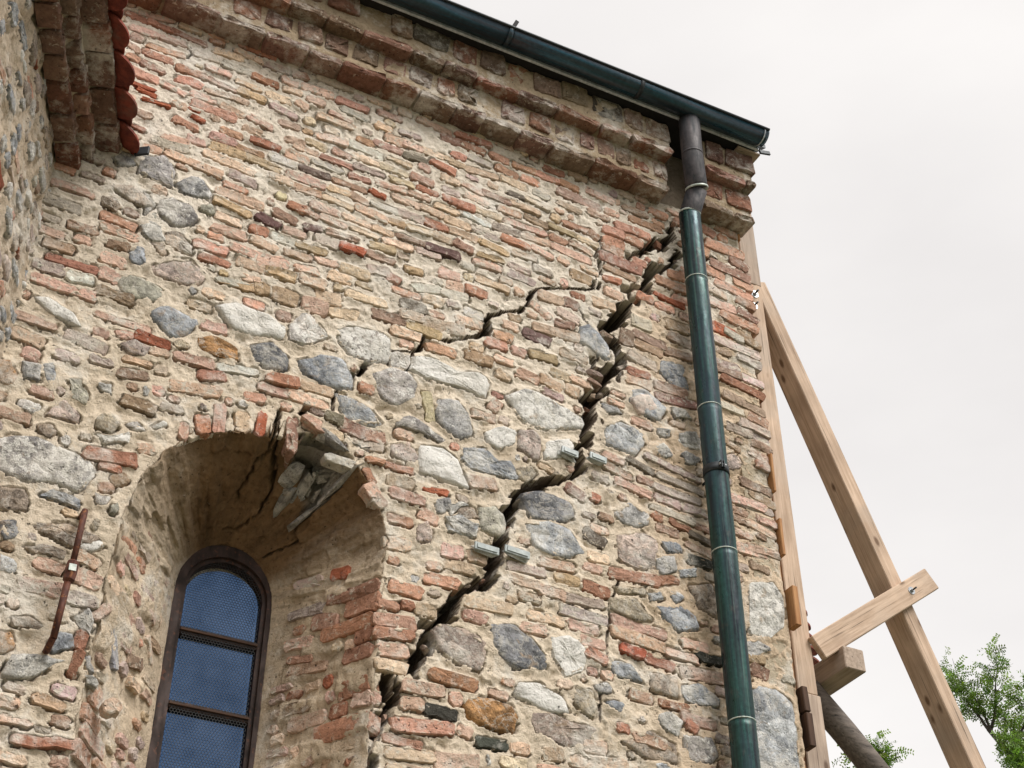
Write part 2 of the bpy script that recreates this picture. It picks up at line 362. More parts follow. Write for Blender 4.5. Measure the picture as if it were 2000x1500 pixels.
def brick_outline(L_, T, rg, n=10):
    hx, hy = L_/2, T/2; c = min(.011, T*.28)
    P = [(-hx, -hy+c), (-hx+c, -hy), (-hx*.3, -hy), (hx*.35, -hy), (hx-c, -hy), (hx, -hy+c), (hx, hy-c), (hx-c, hy), (0, hy), (-hx+c, hy), (-hx, hy-c)]
    P = np.array(P); P += rg.normal(0, 1, P.shape)*np.array([min(.004, L_*.03), min(.0028, T*.07)]); return P
def resample(P, n):
    P = np.array(P); d = np.r_[0, np.cumsum(np.hypot(*np.diff(P, axis=0).T))]
    t = np.linspace(0, d[-1], n); return np.c_[np.interp(t, d, P[:, 0]), np.interp(t, d, P[:, 1])]
class Frame:                    # maps wall coordinates (u, z, h) to the world
    def __init__(s, o, eu, eh, ev=(0, 0, 1)): s.o, s.eu, s.eh, s.ev = (np.array(q, float) for q in (o, eu, eh, ev))
    def __call__(s, u, v, h): return s.o+np.multiply.outer(u, s.eu)+np.multiply.outer(v, s.ev)+np.multiply.outer(h, s.eh)

def sd_poly(x, y, P):
    d = np.full(x.shape, 1e9); s = np.ones(x.shape); n = len(P); j = n-1
    for i in range(n):
        ex, ey = P[j][0]-P[i][0], P[j][1]-P[i][1]; wx, wy = x-P[i][0], y-P[i][1]
        t = np.clip((wx*ex+wy*ey)/(ex*ex+ey*ey+1e-12), 0, 1)
        d = np.minimum(d, (wx-ex*t)**2+(wy-ey*t)**2)
        c1 = y >= P[i][1]; c2 = y < P[j][1]; c3 = ex*wy > ey*wx
        s = np.where((c1 & c2 & c3) | (~c1 & ~c2 & ~c3), -s, s); j = i
    return s*np.sqrt(d)
def sd_box(x, y, hx, hy, r):
    qx, qy = np.abs(x)-hx+r, np.abs(y)-hy+r
    return np.hypot(np.maximum(qx, 0), np.maximum(qy, 0))+np.minimum(np.maximum(qx, qy), 0)-r

class Masonry:
    """a wall face: heightfield of mortar with bricks and stones set into it"""
    def __init__(s, u0, u1, z0, z1, st, seed):
        s.u = np.arange(u0, u1+st/2, st); s.z = np.arange(z0, z1+st/2, st); s.st = st; s.seed = seed
        s.U, s.Z = np.meshgrid(s.u, s.z)
        U, Z = s.U, s.Z
        s.n1 = fb(U, Z, .05, seed+3, 3); s.n2 = fb(U, Z, .018, seed+5, 2)
        s.H = -.007+.009*fb(U, Z, .16, seed, 3)+.0085*s.n1+.0055*s.n2
        s.H += np.where(fb(U, Z, .09, seed+9, 2) < -.42, -.008, 0)
        s.occ = np.zeros(U.shape, bool); s.bricks = []; s.stones = []
    def win(s, u, z, r):
        a = np.searchsorted(s.u, u-r); b = np.searchsorted(s.u, u+r); c = np.searchsorted(s.z, z-r); d = np.searchsorted(s.z, z+r)
        return slice(c, d), slice(a, b)
    def raster(s, sl, sd, face, cov, rim=.024, under=0.0, loc=None):
        H = s.H[sl]; n1 = s.n1[sl]; n2 = s.n2[sl]
        sd = sd+n1*.0055+n2*.0045
        tgt = min(face, .006)-.0030+n1*.0045+n2*.0032
        t = 1-sstep(0, rim, sd); Hn = H*(1-t)+tgt*t
        Hn = np.where(sd < -cov-n1*.008, face-.03, Hn)
        if under > 0 and loc is not None:
            Hn = np.where((sd > -.003) & (sd < .0085) & (loc < 0) & (n1 > -.22), Hn-under, Hn)
        cr_ = fb(s.U[sl], s.Z[sl], .07, s.seed+41, 2); Hn = np.where((np.abs(sd-.003) < .0048) & (cr_ > .24), Hn-.020, Hn)
        s.H[sl] = Hn; s.occ[sl] |= sd < .007
    def brick(s, u, z, L_, T, a, code, face=None, cov=None, under=None, big=False):
        if face is None: face = RNG.normal(.0012, .0024)
        if cov is None: cov = RNG.uniform(.0, .006) if code in 'rRodkKwWyn' else RNG.uniform(.001, .009)
        cov = min(cov, T*.16)
        if under is None: under = RNG.choice([.006, .018, .026, .034])
        r = L_/2+.06; sl = s.win(u, z, r); du, dz = s.U[sl]-u, s.Z[sl]-z
        c, sn = math.cos(a), math.sin(a); x, y = du*c+dz*sn, -du*sn+dz*c
        if x.size == 0: return
        sd = sd_box(x, y, L_/2, T/2, min(.010, T*.3))
        s.raster(sl, sd, face, cov, under=under, loc=y+T*.3)
        s.bricks.append((u, z, L_, T, a, code, face))
    def stone(s, poly, code, face=None):
        P = np.array(poly); c = P.mean(0); r = np.abs(P-c).max()+.06
        if face is None: face = RNG.uniform(.001, .010)
        sl = s.win(c[0], c[1], r)
        if s.U[sl].size == 0: return
        sd = sd_poly(s.U[sl], s.Z[sl], P)
        s.raster(sl, sd+.006*fb(s.U[sl], s.Z[sl], .04, s.seed+77, 2), face, RNG.uniform(.003, .010), rim=.035, under=RNG.choice([0, .016, .03]), loc=s.Z[sl]-c[1])
        s.stones.append((P, code, face))
    def free(s, u, z, L_, T, a, m=.0015):
        c, sn = math.cos(a), math.sin(a)
        nx = max(3, int(L_/.02)); 
        for y in (-T/2-m, 0, T/2+m):
            for x in np.linspace(-L_/2-m, L_/2+m, nx):
                iu = int(round((u+x*c-y*sn-s.u[0])/s.st)); iz = int(round((z+x*sn+y*c-s.z[0])/s.st))
                if iu < 0 or iz < 0 or iu >= len(s.u) or iz >= len(s.z) or s.occ[iz, iu]: return False
        return True
    def fill(s, n, zone, angle):
        for _ in range(n):
            u, z = RNG.uniform(s.u[0], s.u[-1]), RNG.uniform(s.z[0], s.z[-1])
            q = zone(u, z)
            if q is None: continue
            kind, codes, (lo, hi), (t0, t1) = q
            a = angle(u, z)+RNG.normal(0, .03); T = RNG.uniform(t0, t1)
            for f in (1, .72, .5):
                L_ = RNG.uniform(lo, hi)*f
                if s.free(u, z, L_, T, a):
                    if kind == 'stone':
                        k = RNG.integers(6, 9); th = np.sort(RNG.uniform(0, 2*np.pi, k)+0)
                        th = np.linspace(0, 2*np.pi, k, endpoint=False)+RNG.normal(0, .15, k)
                        rr = RNG.uniform(.8, 1.05, k); x = np.cos(th)*L_/2*rr; y = np.sin(th)*T/2*rr
                        s.stone(np.c_[u+x*math.cos(a)-y*math.sin(a), z+x*math.sin(a)+y*math.cos(a)], str(RNG.choice(codes)))
                    else: s.brick(u, z, L_, T, a, str(RNG.choice(codes)))
                    break
    def mortar(s, frame, keep, tint, name, mat, parent):
        nz, nu = s.U.shape; idx = np.arange(nz*nu).reshape(nz, nu)
        Fc = np.stack([idx[:-1, :-1], idx[:-1, 1:], idx[1:, 1:], idx[1:, :-1]], -1).reshape(-1, 4)
        if keep is not None:
            k = keep.ravel(); Fc = Fc[k[Fc].any(1)]
        V = frame(s.U.ravel(), s.Z.ravel(), s.H.ravel())
        return link(name, mesh(name, V, Fc, tint.reshape(-1, 4), smooth=True), mat, parent)
    def pieces(s, frame, parent, view=None, limit=300, depth=.05):
        order = sorted(range(len(s.bricks)), key=lambda i: -(s.bricks[i][2]*s.bricks[i][3])*(1 if view is None or view(s.bricks[i][0], s.bricks[i][1]) else 0))
        rest = MB()
        for rk, i in enumerate(order):
            u, z, L_, T, a, code, face = s.bricks[i]; rg = np.random.default_rng(s.seed*1000+i)
            V, Fc = slab(brick_outline(L_+.006, T+.005, rg), face, -depth, min(.0045, T*.13), .0016, s.seed*999+i, wavy=rg.normal(0, .0008))
            V[:, 2] += V[:, 0]*rg.normal(0, .02)+V[:, 1]*rg.normal(.02, .09)
            c, sn = math.cos(a), math.sin(a)
            W = frame(u+V[:, 0]*c-V[:, 1]*sn, z+V[:, 0]*sn+V[:, 1]*c, V[:, 2])
            t = np.tile(btint(code), (len(W), 1)); t[:, :3] *= rg.uniform(.93, 1.07, (len(W), 1))
            if rk < limit:
                link('brick', mesh('brick', W, Fc, t), M_BRICK, parent)
            else: rest.add(W, Fc, t)
        if rest.V: setp(rest.build('brick_infill', M_BRICK, parent), kind='stuff')
        for i, (P, code, face) in enumerate(s.stones):
            rg = np.random.default_rng(s.seed*77+i); n = len(P); c = P.mean(0)
            Q = []
            for k in range(n):
                a, b = P[k], P[(k+1) % n]; Q.append(a)
                if n < 12: Q.append((a+b)/2+rg.normal(0, .004, 2))
            Q = c+(np.array(Q)-c)*(1+.004/np.maximum(.03, np.linalg.norm(np.array(Q)-c, axis=1)))[:, None]
            size = np.sqrt(abs(np.ptp(P[:, 0])*np.ptp(P[:, 1])))
            V, Fc = lump(Q, face, depth, size, s.seed*55+i)
            W = frame(V[:, 0], V[:, 1], V[:, 2]); t = np.tile(stint(code), (len(W), 1)); t[:, :3] *= rg.uniform(.82, 1.18, (len(W), 1))
            link('stone', mesh('stone', W, Fc, t, smooth=bool(i % 4)), M_STONE, parent)

# ------------------------------------------------------------------ traced masonry of the cracked wall, metres on the wall (u along, z up)
BRICKS = [
(0.425,6.84,0.087,0.026,-0.17,'r'),(0.53,6.837,0.101,0.026,-0.03,'r'),(0.66,6.832,0.153,0.026,-0.08,'r'),(0.466,6.769,0.118,0.031,0.03,'p'),(0.597,6.775,0.112,0.031,0.02,'p'),
(0.584,6.698,0.168,0.026,0.09,'o'),(0.547,6.641,0.123,0.03,-0.05,'o'),(0.44,6.648,0.059,0.03,-0.4,'p'),(0.449,6.582,0.047,0.03,-0.07,'o'),(0.538,6.567,0.095,0.03,-0.14,'p'),
(0.697,6.625,0.124,0.038,-0.0,'o'),(0.697,6.554,0.107,0.033,0.04,'o'),(0.51,6.502,0.123,0.039,-0.12,'o'),(0.637,6.485,0.111,0.025,-0.2,'p'),(0.833,6.618,0.125,0.026,-0.13,'r'),
(0.81,6.688,0.11,0.031,0.0,'p'),(0.748,6.759,0.126,0.034,0.12,'w'),(0.89,6.756,0.124,0.032,0.06,'w'),(1.022,6.739,0.11,0.034,-0.07,'r'),(0.776,6.495,0.112,0.033,0.01,'p'),
(0.975,6.619,0.12,0.034,-0.01,'y'),(0.952,6.675,0.114,0.026,-0.1,'b'),(0.866,6.55,0.186,0.025,0.05,'b'),(1.097,6.665,0.109,0.032,0.03,'b'),(0.903,6.48,0.101,0.028,-0.18,'p'),
(1.03,6.47,0.112,0.035,-0.22,'p'),(1.129,6.591,0.121,0.031,-0.17,'m'),(0.718,6.304,0.109,0.031,-0.16,'o'),(0.58,6.364,0.105,0.014,0.09,'R'),(0.51,6.89,0.148,0.026,0.16,'p'),
(0.783,6.868,0.054,0.024,0.1,'r'),(0.503,6.433,0.108,0.015,-0.04,'R'),(1.178,6.854,0.065,0.038,0.06,'r'),(1.153,6.74,0.076,0.032,0.05,'b'),(0.841,6.817,0.132,0.027,0.05,'b'),
(0.933,6.856,0.12,0.027,-0.12,'p'),(1.061,6.852,0.128,0.033,0.02,'m'),(1.204,6.674,0.051,0.037,-0.33,'p'),(1.157,6.52,0.083,0.026,0.02,'b'),(0.535,6.402,0.071,0.014,-0.11,'R'),
(0.743,6.403,0.036,0.012,-0.11,'R'),(0.762,6.351,0.046,0.017,-0.24,'R'),(0.606,6.095,0.069,0.029,-0.04,'p'),(0.672,6.149,0.147,0.035,0.03,'g'),(0.782,6.092,0.243,0.032,-0.1,'p'),
(0.884,6.288,0.108,0.033,0.03,'p'),(0.91,6.238,0.149,0.036,-0.01,'y'),(0.926,6.168,0.22,0.033,-0.11,'b'),(0.993,6.105,0.116,0.04,-0.17,'m'),(0.994,5.988,0.193,0.039,-0.07,'p'),
(0.972,5.927,0.154,0.034,-0.16,'y'),(0.961,5.858,0.1,0.038,-0.02,'b'),(0.97,5.787,0.134,0.038,0.01,'o2'),(0.908,5.681,0.127,0.042,-0.01,'o'),(1.109,5.719,0.241,0.035,-0.02,'p'),
(1.121,5.781,0.101,0.038,-0.2,'b'),(0.934,5.616,0.11,0.029,-0.0,'r'),(1.079,5.653,0.114,0.042,-0.07,'p'),(1.125,5.921,0.098,0.039,-0.13,'d'),(1.192,5.976,0.1,0.04,-0.22,'n'),
(1.209,5.657,0.115,0.037,-0.07,'y'),(1.201,5.845,0.104,0.034,-0.07,'w'),(1.261,5.784,0.094,0.033,-0.0,'b'),(1.245,6.042,0.079,0.038,-0.08,'r'),(0.54,5.659,0.136,0.036,-0.13,'o'),
(0.552,5.601,0.139,0.028,-0.07,'p'),(0.557,5.535,0.083,0.033,0.04,'n'),(0.551,5.458,0.086,0.044,-0.07,'p'),(0.552,5.377,0.066,0.043,-0.33,'p'),(1.014,5.533,0.113,0.026,0.12,'w'),
(1.062,6.35,0.126,0.034,-0.02,'r'),(1.152,6.286,0.117,0.036,-0.06,'w'),(1.068,6.233,0.149,0.033,-0.11,'b'),(1.003,6.277,0.11,0.025,0.03,'o'),(0.774,6.233,0.071,0.038,-0.03,'p'),
(0.692,6.19,0.106,0.038,-0.03,'p'),(1.156,6.175,0.093,0.033,-0.06,'b'),(1.288,5.727,0.05,0.033,-0.15,'o'),(1.089,5.58,0.064,0.024,0.07,'b'),(1.411,6.463,0.081,0.033,-0.08,'r'),
(1.292,6.457,0.089,0.03,-0.12,'b'),(1.25,6.404,0.118,0.025,-0.03,'b'),(1.524,6.538,0.164,0.036,-0.04,'w'),(1.52,6.594,0.078,0.034,-0.03,'o'),(1.628,6.606,0.133,0.032,-0.08,'p'),
(1.658,6.668,0.084,0.04,0.0,'p'),(1.747,6.668,0.085,0.035,-0.07,'p'),(1.85,6.671,0.104,0.03,0.03,'b'),(1.902,6.607,0.125,0.035,-0.19,'r'),(1.759,6.6,0.111,0.029,0.01,'k'),
(1.682,6.54,0.111,0.029,-0.1,'b'),(1.666,6.477,0.131,0.029,-0.05,'b'),(1.526,6.476,0.125,0.031,-0.02,'b'),(1.392,6.397,0.147,0.028,0.02,'r2'),(1.214,6.344,0.103,0.035,-0.06,'p'),
(1.297,6.288,0.136,0.029,-0.05,'k'),(1.347,6.35,0.134,0.027,-0.06,'w'),(1.46,6.284,0.149,0.025,-0.05,'n'),(1.502,6.349,0.093,0.023,-0.01,'o'),(1.262,6.224,0.175,0.036,-0.03,'p'),
(1.415,6.228,0.099,0.027,-0.03,'b'),(1.274,6.166,0.123,0.031,0.03,'y'),(1.509,6.22,0.082,0.025,-0.21,'p'),(1.595,6.292,0.07,0.03,-0.18,'R'),(1.8,6.477,0.102,0.037,-0.09,'n'),
(1.706,6.416,0.109,0.028,0.05,'b'),(1.659,6.358,0.129,0.028,0.07,'p'),(1.729,6.307,0.135,0.03,-0.08,'b'),(1.852,6.305,0.115,0.03,-0.13,'b'),(1.83,6.424,0.097,0.026,-0.0,'r'),
(1.789,6.365,0.096,0.023,-0.01,'p'),(1.76,6.225,0.112,0.035,-0.04,'m'),(1.878,6.228,0.111,0.04,-0.05,'r'),(1.63,6.226,0.124,0.03,-0.08,'w'),(1.576,6.161,0.139,0.032,-0.06,'p'),
(1.418,6.162,0.13,0.029,-0.13,'b'),(1.364,6.092,0.123,0.038,-0.11,'p'),(1.266,6.04,0.126,0.03,-0.13,'r2'),(1.319,5.967,0.08,0.03,0.24,'d'),(1.403,6.036,0.11,0.031,-0.08,'b'),
(1.509,6.094,0.129,0.026,-0.09,'b'),(1.689,6.158,0.081,0.029,-0.02,'y'),(1.632,6.082,0.092,0.034,-0.02,'b'),(1.544,6.038,0.117,0.024,-0.1,'b'),(1.8,6.163,0.107,0.037,0.09,'b'),
(1.765,6.089,0.123,0.027,-0.04,'n'),(1.917,6.083,0.155,0.039,0.01,'d'),(1.496,5.916,0.103,0.042,-0.02,'R'),(1.387,5.912,0.097,0.039,-0.1,'g'),(1.447,5.972,0.137,0.026,0.02,'p'),
(1.91,6.163,0.088,0.032,-0.12,'b'),(1.322,5.844,0.126,0.025,0.03,'y'),(1.631,5.925,0.119,0.028,-0.01,'p'),(1.85,6.038,0.111,0.029,0.04,'m'),(1.27,5.787,0.105,0.029,0.04,'o2'),
(1.4,5.804,0.095,0.029,0.05,'b'),(1.94,6.541,0.086,0.035,-0.0,'b'),(1.947,6.469,0.076,0.032,-0.06,'g'),(1.543,6.413,0.141,0.031,-0.0,'m'),(1.706,6.037,0.134,0.029,-0.0,'b'),
(1.93,6.348,0.115,0.031,0.01,'b'),(1.193,6.432,0.078,0.03,0.13,'b'),(1.358,6.525,0.135,0.036,0.11,'p'),(2.053,6.861,0.183,0.031,0.03,'r'),(1.94,6.808,0.111,0.033,0.0,'r2'),
(2.052,6.803,0.112,0.034,-0.03,'o'),(2.193,6.81,0.097,0.034,-0.22,'o'),(2.329,6.805,0.12,0.034,-0.03,'o'),(2.453,6.8,0.119,0.034,-0.04,'o'),(2.233,6.735,0.111,0.036,-0.19,'o'),
(2.357,6.734,0.091,0.037,-0.06,'o'),(2.49,6.863,0.113,0.032,-0.07,'r'),(2.574,6.799,0.099,0.032,-0.16,'o'),(2.622,6.729,0.236,0.043,-0.05,'p'),(2.738,6.801,0.15,0.038,-0.11,'p'),
(1.985,6.409,0.157,0.036,-0.05,'r'),(2.178,6.535,0.135,0.035,-0.1,'n'),(2.28,6.6,0.08,0.033,-0.05,'k'),(2.396,6.597,0.115,0.036,-0.16,'g'),(2.248,6.477,0.116,0.032,0.05,'p'),
(2.327,6.539,0.146,0.027,-0.07,'b'),(2.386,6.479,0.117,0.027,-0.2,'n'),(2.527,6.478,0.143,0.027,-0.09,'y'),(2.598,6.535,0.121,0.033,-0.04,'o'),(2.697,6.526,0.066,0.036,-0.53,'o'),
(2.082,6.352,0.136,0.029,-0.13,'W'),(2.131,6.41,0.127,0.034,-0.04,'b'),(2.225,6.351,0.123,0.037,0.03,'m'),(2.126,6.282,0.124,0.031,-0.2,'m'),(2.322,6.416,0.227,0.029,-0.03,'p'),
(2.386,6.362,0.144,0.034,-0.04,'b'),(2.273,6.29,0.128,0.034,-0.09,'r'),(2.502,6.412,0.085,0.032,-0.1,'o'),(2.568,6.654,0.122,0.031,-0.09,'b'),(2.167,6.212,0.132,0.033,-0.16,'y'),
(2.016,6.155,0.089,0.037,-0.26,'r2'),(2.148,6.143,0.125,0.023,0.08,'y'),(2.323,6.229,0.119,0.033,0.05,'b'),(2.42,6.295,0.103,0.034,-0.17,'p'),(2.574,6.349,0.204,0.035,-0.1,'o2'),
(2.623,6.407,0.12,0.03,-0.15,'p'),(2.671,6.462,0.126,0.027,-0.12,'b'),(2.529,6.286,0.047,0.039,-0.48,'p'),(1.958,6.666,0.102,0.03,-0.16,'b'),(2.088,6.741,0.107,0.033,-0.02,'w'),
(2.094,6.663,0.163,0.033,0.11,'b'),(2.052,6.541,0.113,0.032,-0.22,'p'),(2.266,6.673,0.128,0.033,-0.09,'b'),(2.418,6.669,0.082,0.031,-0.05,'w'),(2.078,6.48,0.115,0.032,-0.15,'b'),
(1.983,6.288,0.12,0.031,-0.07,'b'),(2.016,6.225,0.138,0.03,-0.08,'p'),(2.809,6.589,0.105,0.049,0.0,'o'),(2.884,6.642,0.126,0.046,0.03,'o'),(3.01,6.641,0.117,0.046,-0.03,'o'),
(2.938,6.58,0.116,0.049,-0.11,'o'),(2.827,6.512,0.156,0.048,-0.07,'o'),(2.812,6.462,0.123,0.048,-0.12,'o'),(2.84,6.399,0.258,0.05,-0.07,'o'),(2.949,6.45,0.095,0.048,-0.11,'o'),
(3.011,6.507,0.173,0.045,-0.1,'o'),(3.093,6.576,0.137,0.046,-0.07,'o'),(3.123,6.447,0.136,0.053,0.01,'o'),(3.103,6.378,0.202,0.051,-0.03,'o'),(2.826,6.185,0.147,0.048,-0.1,'p'),
(3.172,6.825,0.06,0.048,-0.15,'o'),(3.077,6.836,0.09,0.046,-0.08,'o'),(3.367,6.687,0.092,0.056,-0.22,'o'),(3.44,6.683,0.047,0.048,-0.35,'o'),(3.535,6.688,0.124,0.059,-0.25,'r2'),
(3.466,6.758,0.216,0.055,-0.01,'o'),(3.49,6.617,0.239,0.058,-0.07,'r2'),(3.385,6.562,0.111,0.055,-0.21,'o'),(3.382,6.437,0.11,0.052,-0.22,'p'),(3.496,6.494,0.216,0.053,-0.12,'o'),
(3.557,6.559,0.112,0.053,-0.1,'o'),(3.407,6.364,0.163,0.062,-0.08,'p'),(3.558,6.435,0.101,0.052,-0.16,'o'),(3.561,6.353,0.106,0.056,-0.25,'r2'),(3.501,6.285,0.198,0.051,-0.17,'o'),
(3.402,6.199,0.137,0.06,-0.17,'R'),(3.544,6.188,0.133,0.05,-0.39,'n'),(3.467,6.117,0.263,0.049,-0.07,'m'),(3.538,6.059,0.127,0.043,-0.22,'g'),(3.477,5.879,0.234,0.039,-0.15,'r'),
(3.473,5.785,0.228,0.043,-0.19,'n'),(2.803,5.948,0.166,0.082,-0.04,'n'),(2.777,6.108,0.192,0.049,0.07,'b'),(2.907,6.065,0.166,0.061,-0.12,'g'),(2.975,5.978,0.165,0.047,-0.12,'n'),
(2.967,5.929,0.137,0.046,-0.15,'n'),(2.93,5.84,0.146,0.049,-0.19,'m'),(2.741,5.736,0.132,0.048,-0.15,'m'),(2.725,5.672,0.14,0.05,-0.12,'n'),(2.884,5.754,0.134,0.035,-0.0,'r'),
(2.89,5.707,0.151,0.044,-0.03,'p'),(3.135,6.117,0.132,0.061,-0.01,'n'),(3.071,5.723,0.173,0.041,0.01,'n'),(3.094,5.668,0.212,0.042,0.12,'r2'),(2.334,5.536,0.105,0.045,-0.18,'o2'),
(2.448,5.535,0.104,0.045,-0.29,'o2'),(2.57,5.527,0.095,0.046,-0.25,'o2'),(2.595,5.597,0.098,0.037,-0.13,'b'),(2.496,5.599,0.094,0.037,-0.15,'b'),(2.384,5.774,0.119,0.05,-0.11,'d'),
(2.524,5.896,0.088,0.036,0.16,'r2'),(2.413,5.668,0.127,0.041,0.07,'y'),(2.48,5.834,0.225,0.039,0.07,'b'),(2.563,5.729,0.12,0.041,-0.03,'b'),(2.403,5.934,0.114,0.032,-0.45,'p'),
(2.543,5.954,0.106,0.044,-0.19,'g'),(2.578,6.029,0.096,0.044,-0.26,'n'),(2.444,6.027,0.148,0.044,-0.01,'b'),(2.566,6.148,0.107,0.045,0.02,'p'),(2.627,6.221,0.118,0.046,-0.04,'y'),
(3.143,6.042,0.122,0.046,-0.13,'n'),(3.126,5.948,0.14,0.045,0.01,'n'),(2.803,6.272,0.158,0.031,0.07,'r'),(3.076,6.275,0.219,0.026,-0.15,'R'),(3.367,6.849,0.085,0.046,-0.37,'o'),
(3.159,6.536,0.101,0.049,0.61,'o'),(3.459,6.183,0.099,0.042,-0.28,'g'),(3.394,5.985,0.144,0.042,0.01,'m'),(3.404,5.943,0.133,0.042,-0.1,'n'),(3.538,5.935,0.116,0.042,-0.09,'m'),
(3.541,5.704,0.099,0.046,-0.16,'r2'),(3.504,5.653,0.15,0.043,-0.12,'m'),(3.424,5.611,0.13,0.039,-0.11,'g'),(3.533,5.58,0.094,0.043,-0.08,'m'),(2.999,5.29,0.189,0.031,-0.14,'m'),
(2.877,5.237,0.127,0.027,-0.29,'k'),(3.08,5.213,0.238,0.031,-0.11,'g'),(2.744,5.234,0.094,0.035,-0.16,'p'),(2.762,5.173,0.136,0.03,-0.12,'p'),(2.836,5.113,0.169,0.034,-0.16,'p'),
(2.896,5.168,0.066,0.03,-0.06,'n'),(3.056,5.149,0.226,0.03,-0.07,'m'),(3.008,5.1,0.119,0.032,-0.15,'m'),(3.143,5.094,0.131,0.035,0.0,'m'),(3.025,5.035,0.2,0.03,-0.14,'g'),
(3.059,4.992,0.096,0.028,-0.22,'r'),(2.946,5.0,0.039,0.029,-0.34,'r'),(2.992,4.947,0.099,0.027,-0.14,'p'),(3.156,4.956,0.106,0.03,-0.22,'k'),(3.144,4.896,0.129,0.029,-0.2,'p'),
(3.133,5.267,0.094,0.028,-0.18,'m'),(3.448,5.213,0.217,0.038,-0.1,'g'),(3.375,5.156,0.085,0.031,-0.12,'n'),(3.512,5.26,0.124,0.035,-0.29,'n'),(3.528,5.496,0.111,0.036,-0.32,'p'),
(3.532,5.442,0.067,0.037,-0.16,'r'),(3.52,5.144,0.096,0.033,-0.18,'p'),(3.484,5.096,0.146,0.031,-0.26,'p'),(3.38,5.113,0.074,0.028,-0.17,'n'),(3.472,4.983,0.169,0.031,-0.03,'o2'),
(3.38,5.044,0.099,0.031,-0.16,'p'),(3.528,5.601,0.118,0.035,-0.34,'g'),(3.515,5.648,0.153,0.037,-0.21,'m'),(3.486,5.318,0.158,0.036,-0.08,'n'),(3.372,5.52,0.097,0.028,-0.42,'n'),
(3.167,5.017,0.077,0.023,-0.15,'r2'),(3.541,5.554,0.1,0.031,-0.16,'n'),(2.812,4.674,0.23,0.041,0.07,'o'),(2.975,4.705,0.093,0.038,0.26,'r'),(2.63,4.57,0.116,0.045,-0.13,'r'),
(2.503,4.578,0.1,0.036,0.07,'y'),(2.583,4.439,0.227,0.037,-0.02,'w'),(2.819,4.452,0.244,0.039,-0.07,'p'),(2.816,4.392,0.242,0.042,-0.08,'p'),(2.618,4.33,0.108,0.038,-0.02,'p'),
(2.62,4.271,0.09,0.037,-0.24,'r'),(2.784,4.334,0.095,0.038,-0.11,'R'),(2.911,4.316,0.122,0.038,-0.12,'r'),(3.081,4.433,0.115,0.036,-0.01,'p'),(3.019,4.373,0.145,0.035,-0.03,'p'),
(3.106,4.304,0.21,0.042,0.07,'o2'),(3.072,4.101,0.152,0.037,-0.03,'p'),(2.959,4.139,0.121,0.025,0.03,'r'),(3.033,4.07,0.043,0.036,-0.46,'r'),(2.613,3.843,0.234,0.043,0.07,'p'),
(2.603,3.9,0.08,0.042,0.1,'p'),(2.291,3.833,0.067,0.041,0.02,'p'),(2.424,3.835,0.073,0.038,0.03,'p'),(2.408,4.387,0.149,0.038,-0.0,'b'),(2.571,4.385,0.128,0.034,0.02,'p'),
(2.355,4.326,0.1,0.033,0.06,'p'),(2.437,4.506,0.107,0.039,-0.01,'p'),(2.634,4.802,0.093,0.051,-0.37,'k'),(2.459,4.632,0.149,0.04,0.07,'p'),(3.158,4.387,0.112,0.039,0.06,'K'),
(3.15,4.835,0.121,0.039,-0.04,'K'),(2.648,4.72,0.082,0.041,0.03,'b'),(2.553,5.006,0.083,0.046,-0.38,'r2'),(2.659,4.857,0.073,0.04,0.07,'p'),(2.575,4.503,0.169,0.032,0.03,'g'),
(2.316,4.518,0.116,0.033,-0.07,'b'),(3.376,4.441,0.088,0.035,0.07,'y'),(3.393,4.388,0.069,0.047,-0.2,'r2'),(3.423,4.968,0.149,0.043,-0.02,'p'),(3.429,5.215,0.176,0.041,-0.03,'p'),
(1.98,4.43,0.176,0.039,0.02,'o'),(1.823,4.356,0.116,0.041,-0.04,'o'),(1.759,4.275,0.067,0.031,0.05,'o'),(1.798,4.214,0.177,0.043,0.08,'o'),(1.786,4.164,0.147,0.039,0.15,'r'),
(1.797,4.099,0.129,0.045,0.13,'p'),(1.797,4.037,0.154,0.038,0.08,'b'),(1.746,3.964,0.055,0.037,0.11,'p'),(1.902,3.976,0.168,0.041,0.05,'p'),(2.022,4.034,0.169,0.038,-0.05,'r'),
(2.158,4.379,0.2,0.043,0.04,'b'),(1.918,4.288,0.096,0.04,-0.04,'b'),(1.896,3.83,0.25,0.044,0.14,'o'),(1.842,3.762,0.134,0.031,-0.03,'o'),(1.866,3.724,0.178,0.041,0.1,'b'),
(1.98,3.903,0.116,0.041,-0.01,'K'),(1.745,3.9,0.045,0.041,0.08,'p'),(1.857,3.908,0.091,0.042,0.08,'p'),(2.037,3.966,0.034,0.038,0.12,'p'),(2.046,3.732,0.158,0.046,0.12,'p'),
(2.18,3.829,0.115,0.037,0.09,'K'),(1.782,4.544,0.09,0.052,0.08,'p'),(2.007,4.57,0.094,0.053,0.16,'p'),(2.128,4.571,0.113,0.045,0.01,'b'),(2.032,4.507,0.118,0.037,0.02,'b'),
(1.903,4.694,0.068,0.046,-0.29,'p'),(1.833,4.291,0.041,0.026,0.08,'r'),(1.93,4.483,0.046,0.031,0.11,'p'),(2.073,3.849,0.048,0.036,-0.2,'b'),(1.27,5.125,0.118,0.037,0.11,'r'),
(1.565,4.998,0.095,0.052,-0.19,'r2'),(1.654,4.995,0.086,0.052,0.14,'r2'),(1.244,5.072,0.117,0.037,0.0,'p'),(1.386,5.072,0.168,0.041,0.0,'p'),(1.409,5.139,0.127,0.036,0.02,'b'),
(1.238,5.547,0.109,0.061,-0.02,'y'),(1.359,5.54,0.118,0.057,0.01,'p'),(1.416,5.613,0.112,0.054,0.07,'b'),(1.491,5.558,0.12,0.041,0.2,'b'),(1.689,5.615,0.146,0.042,0.07,'n'),
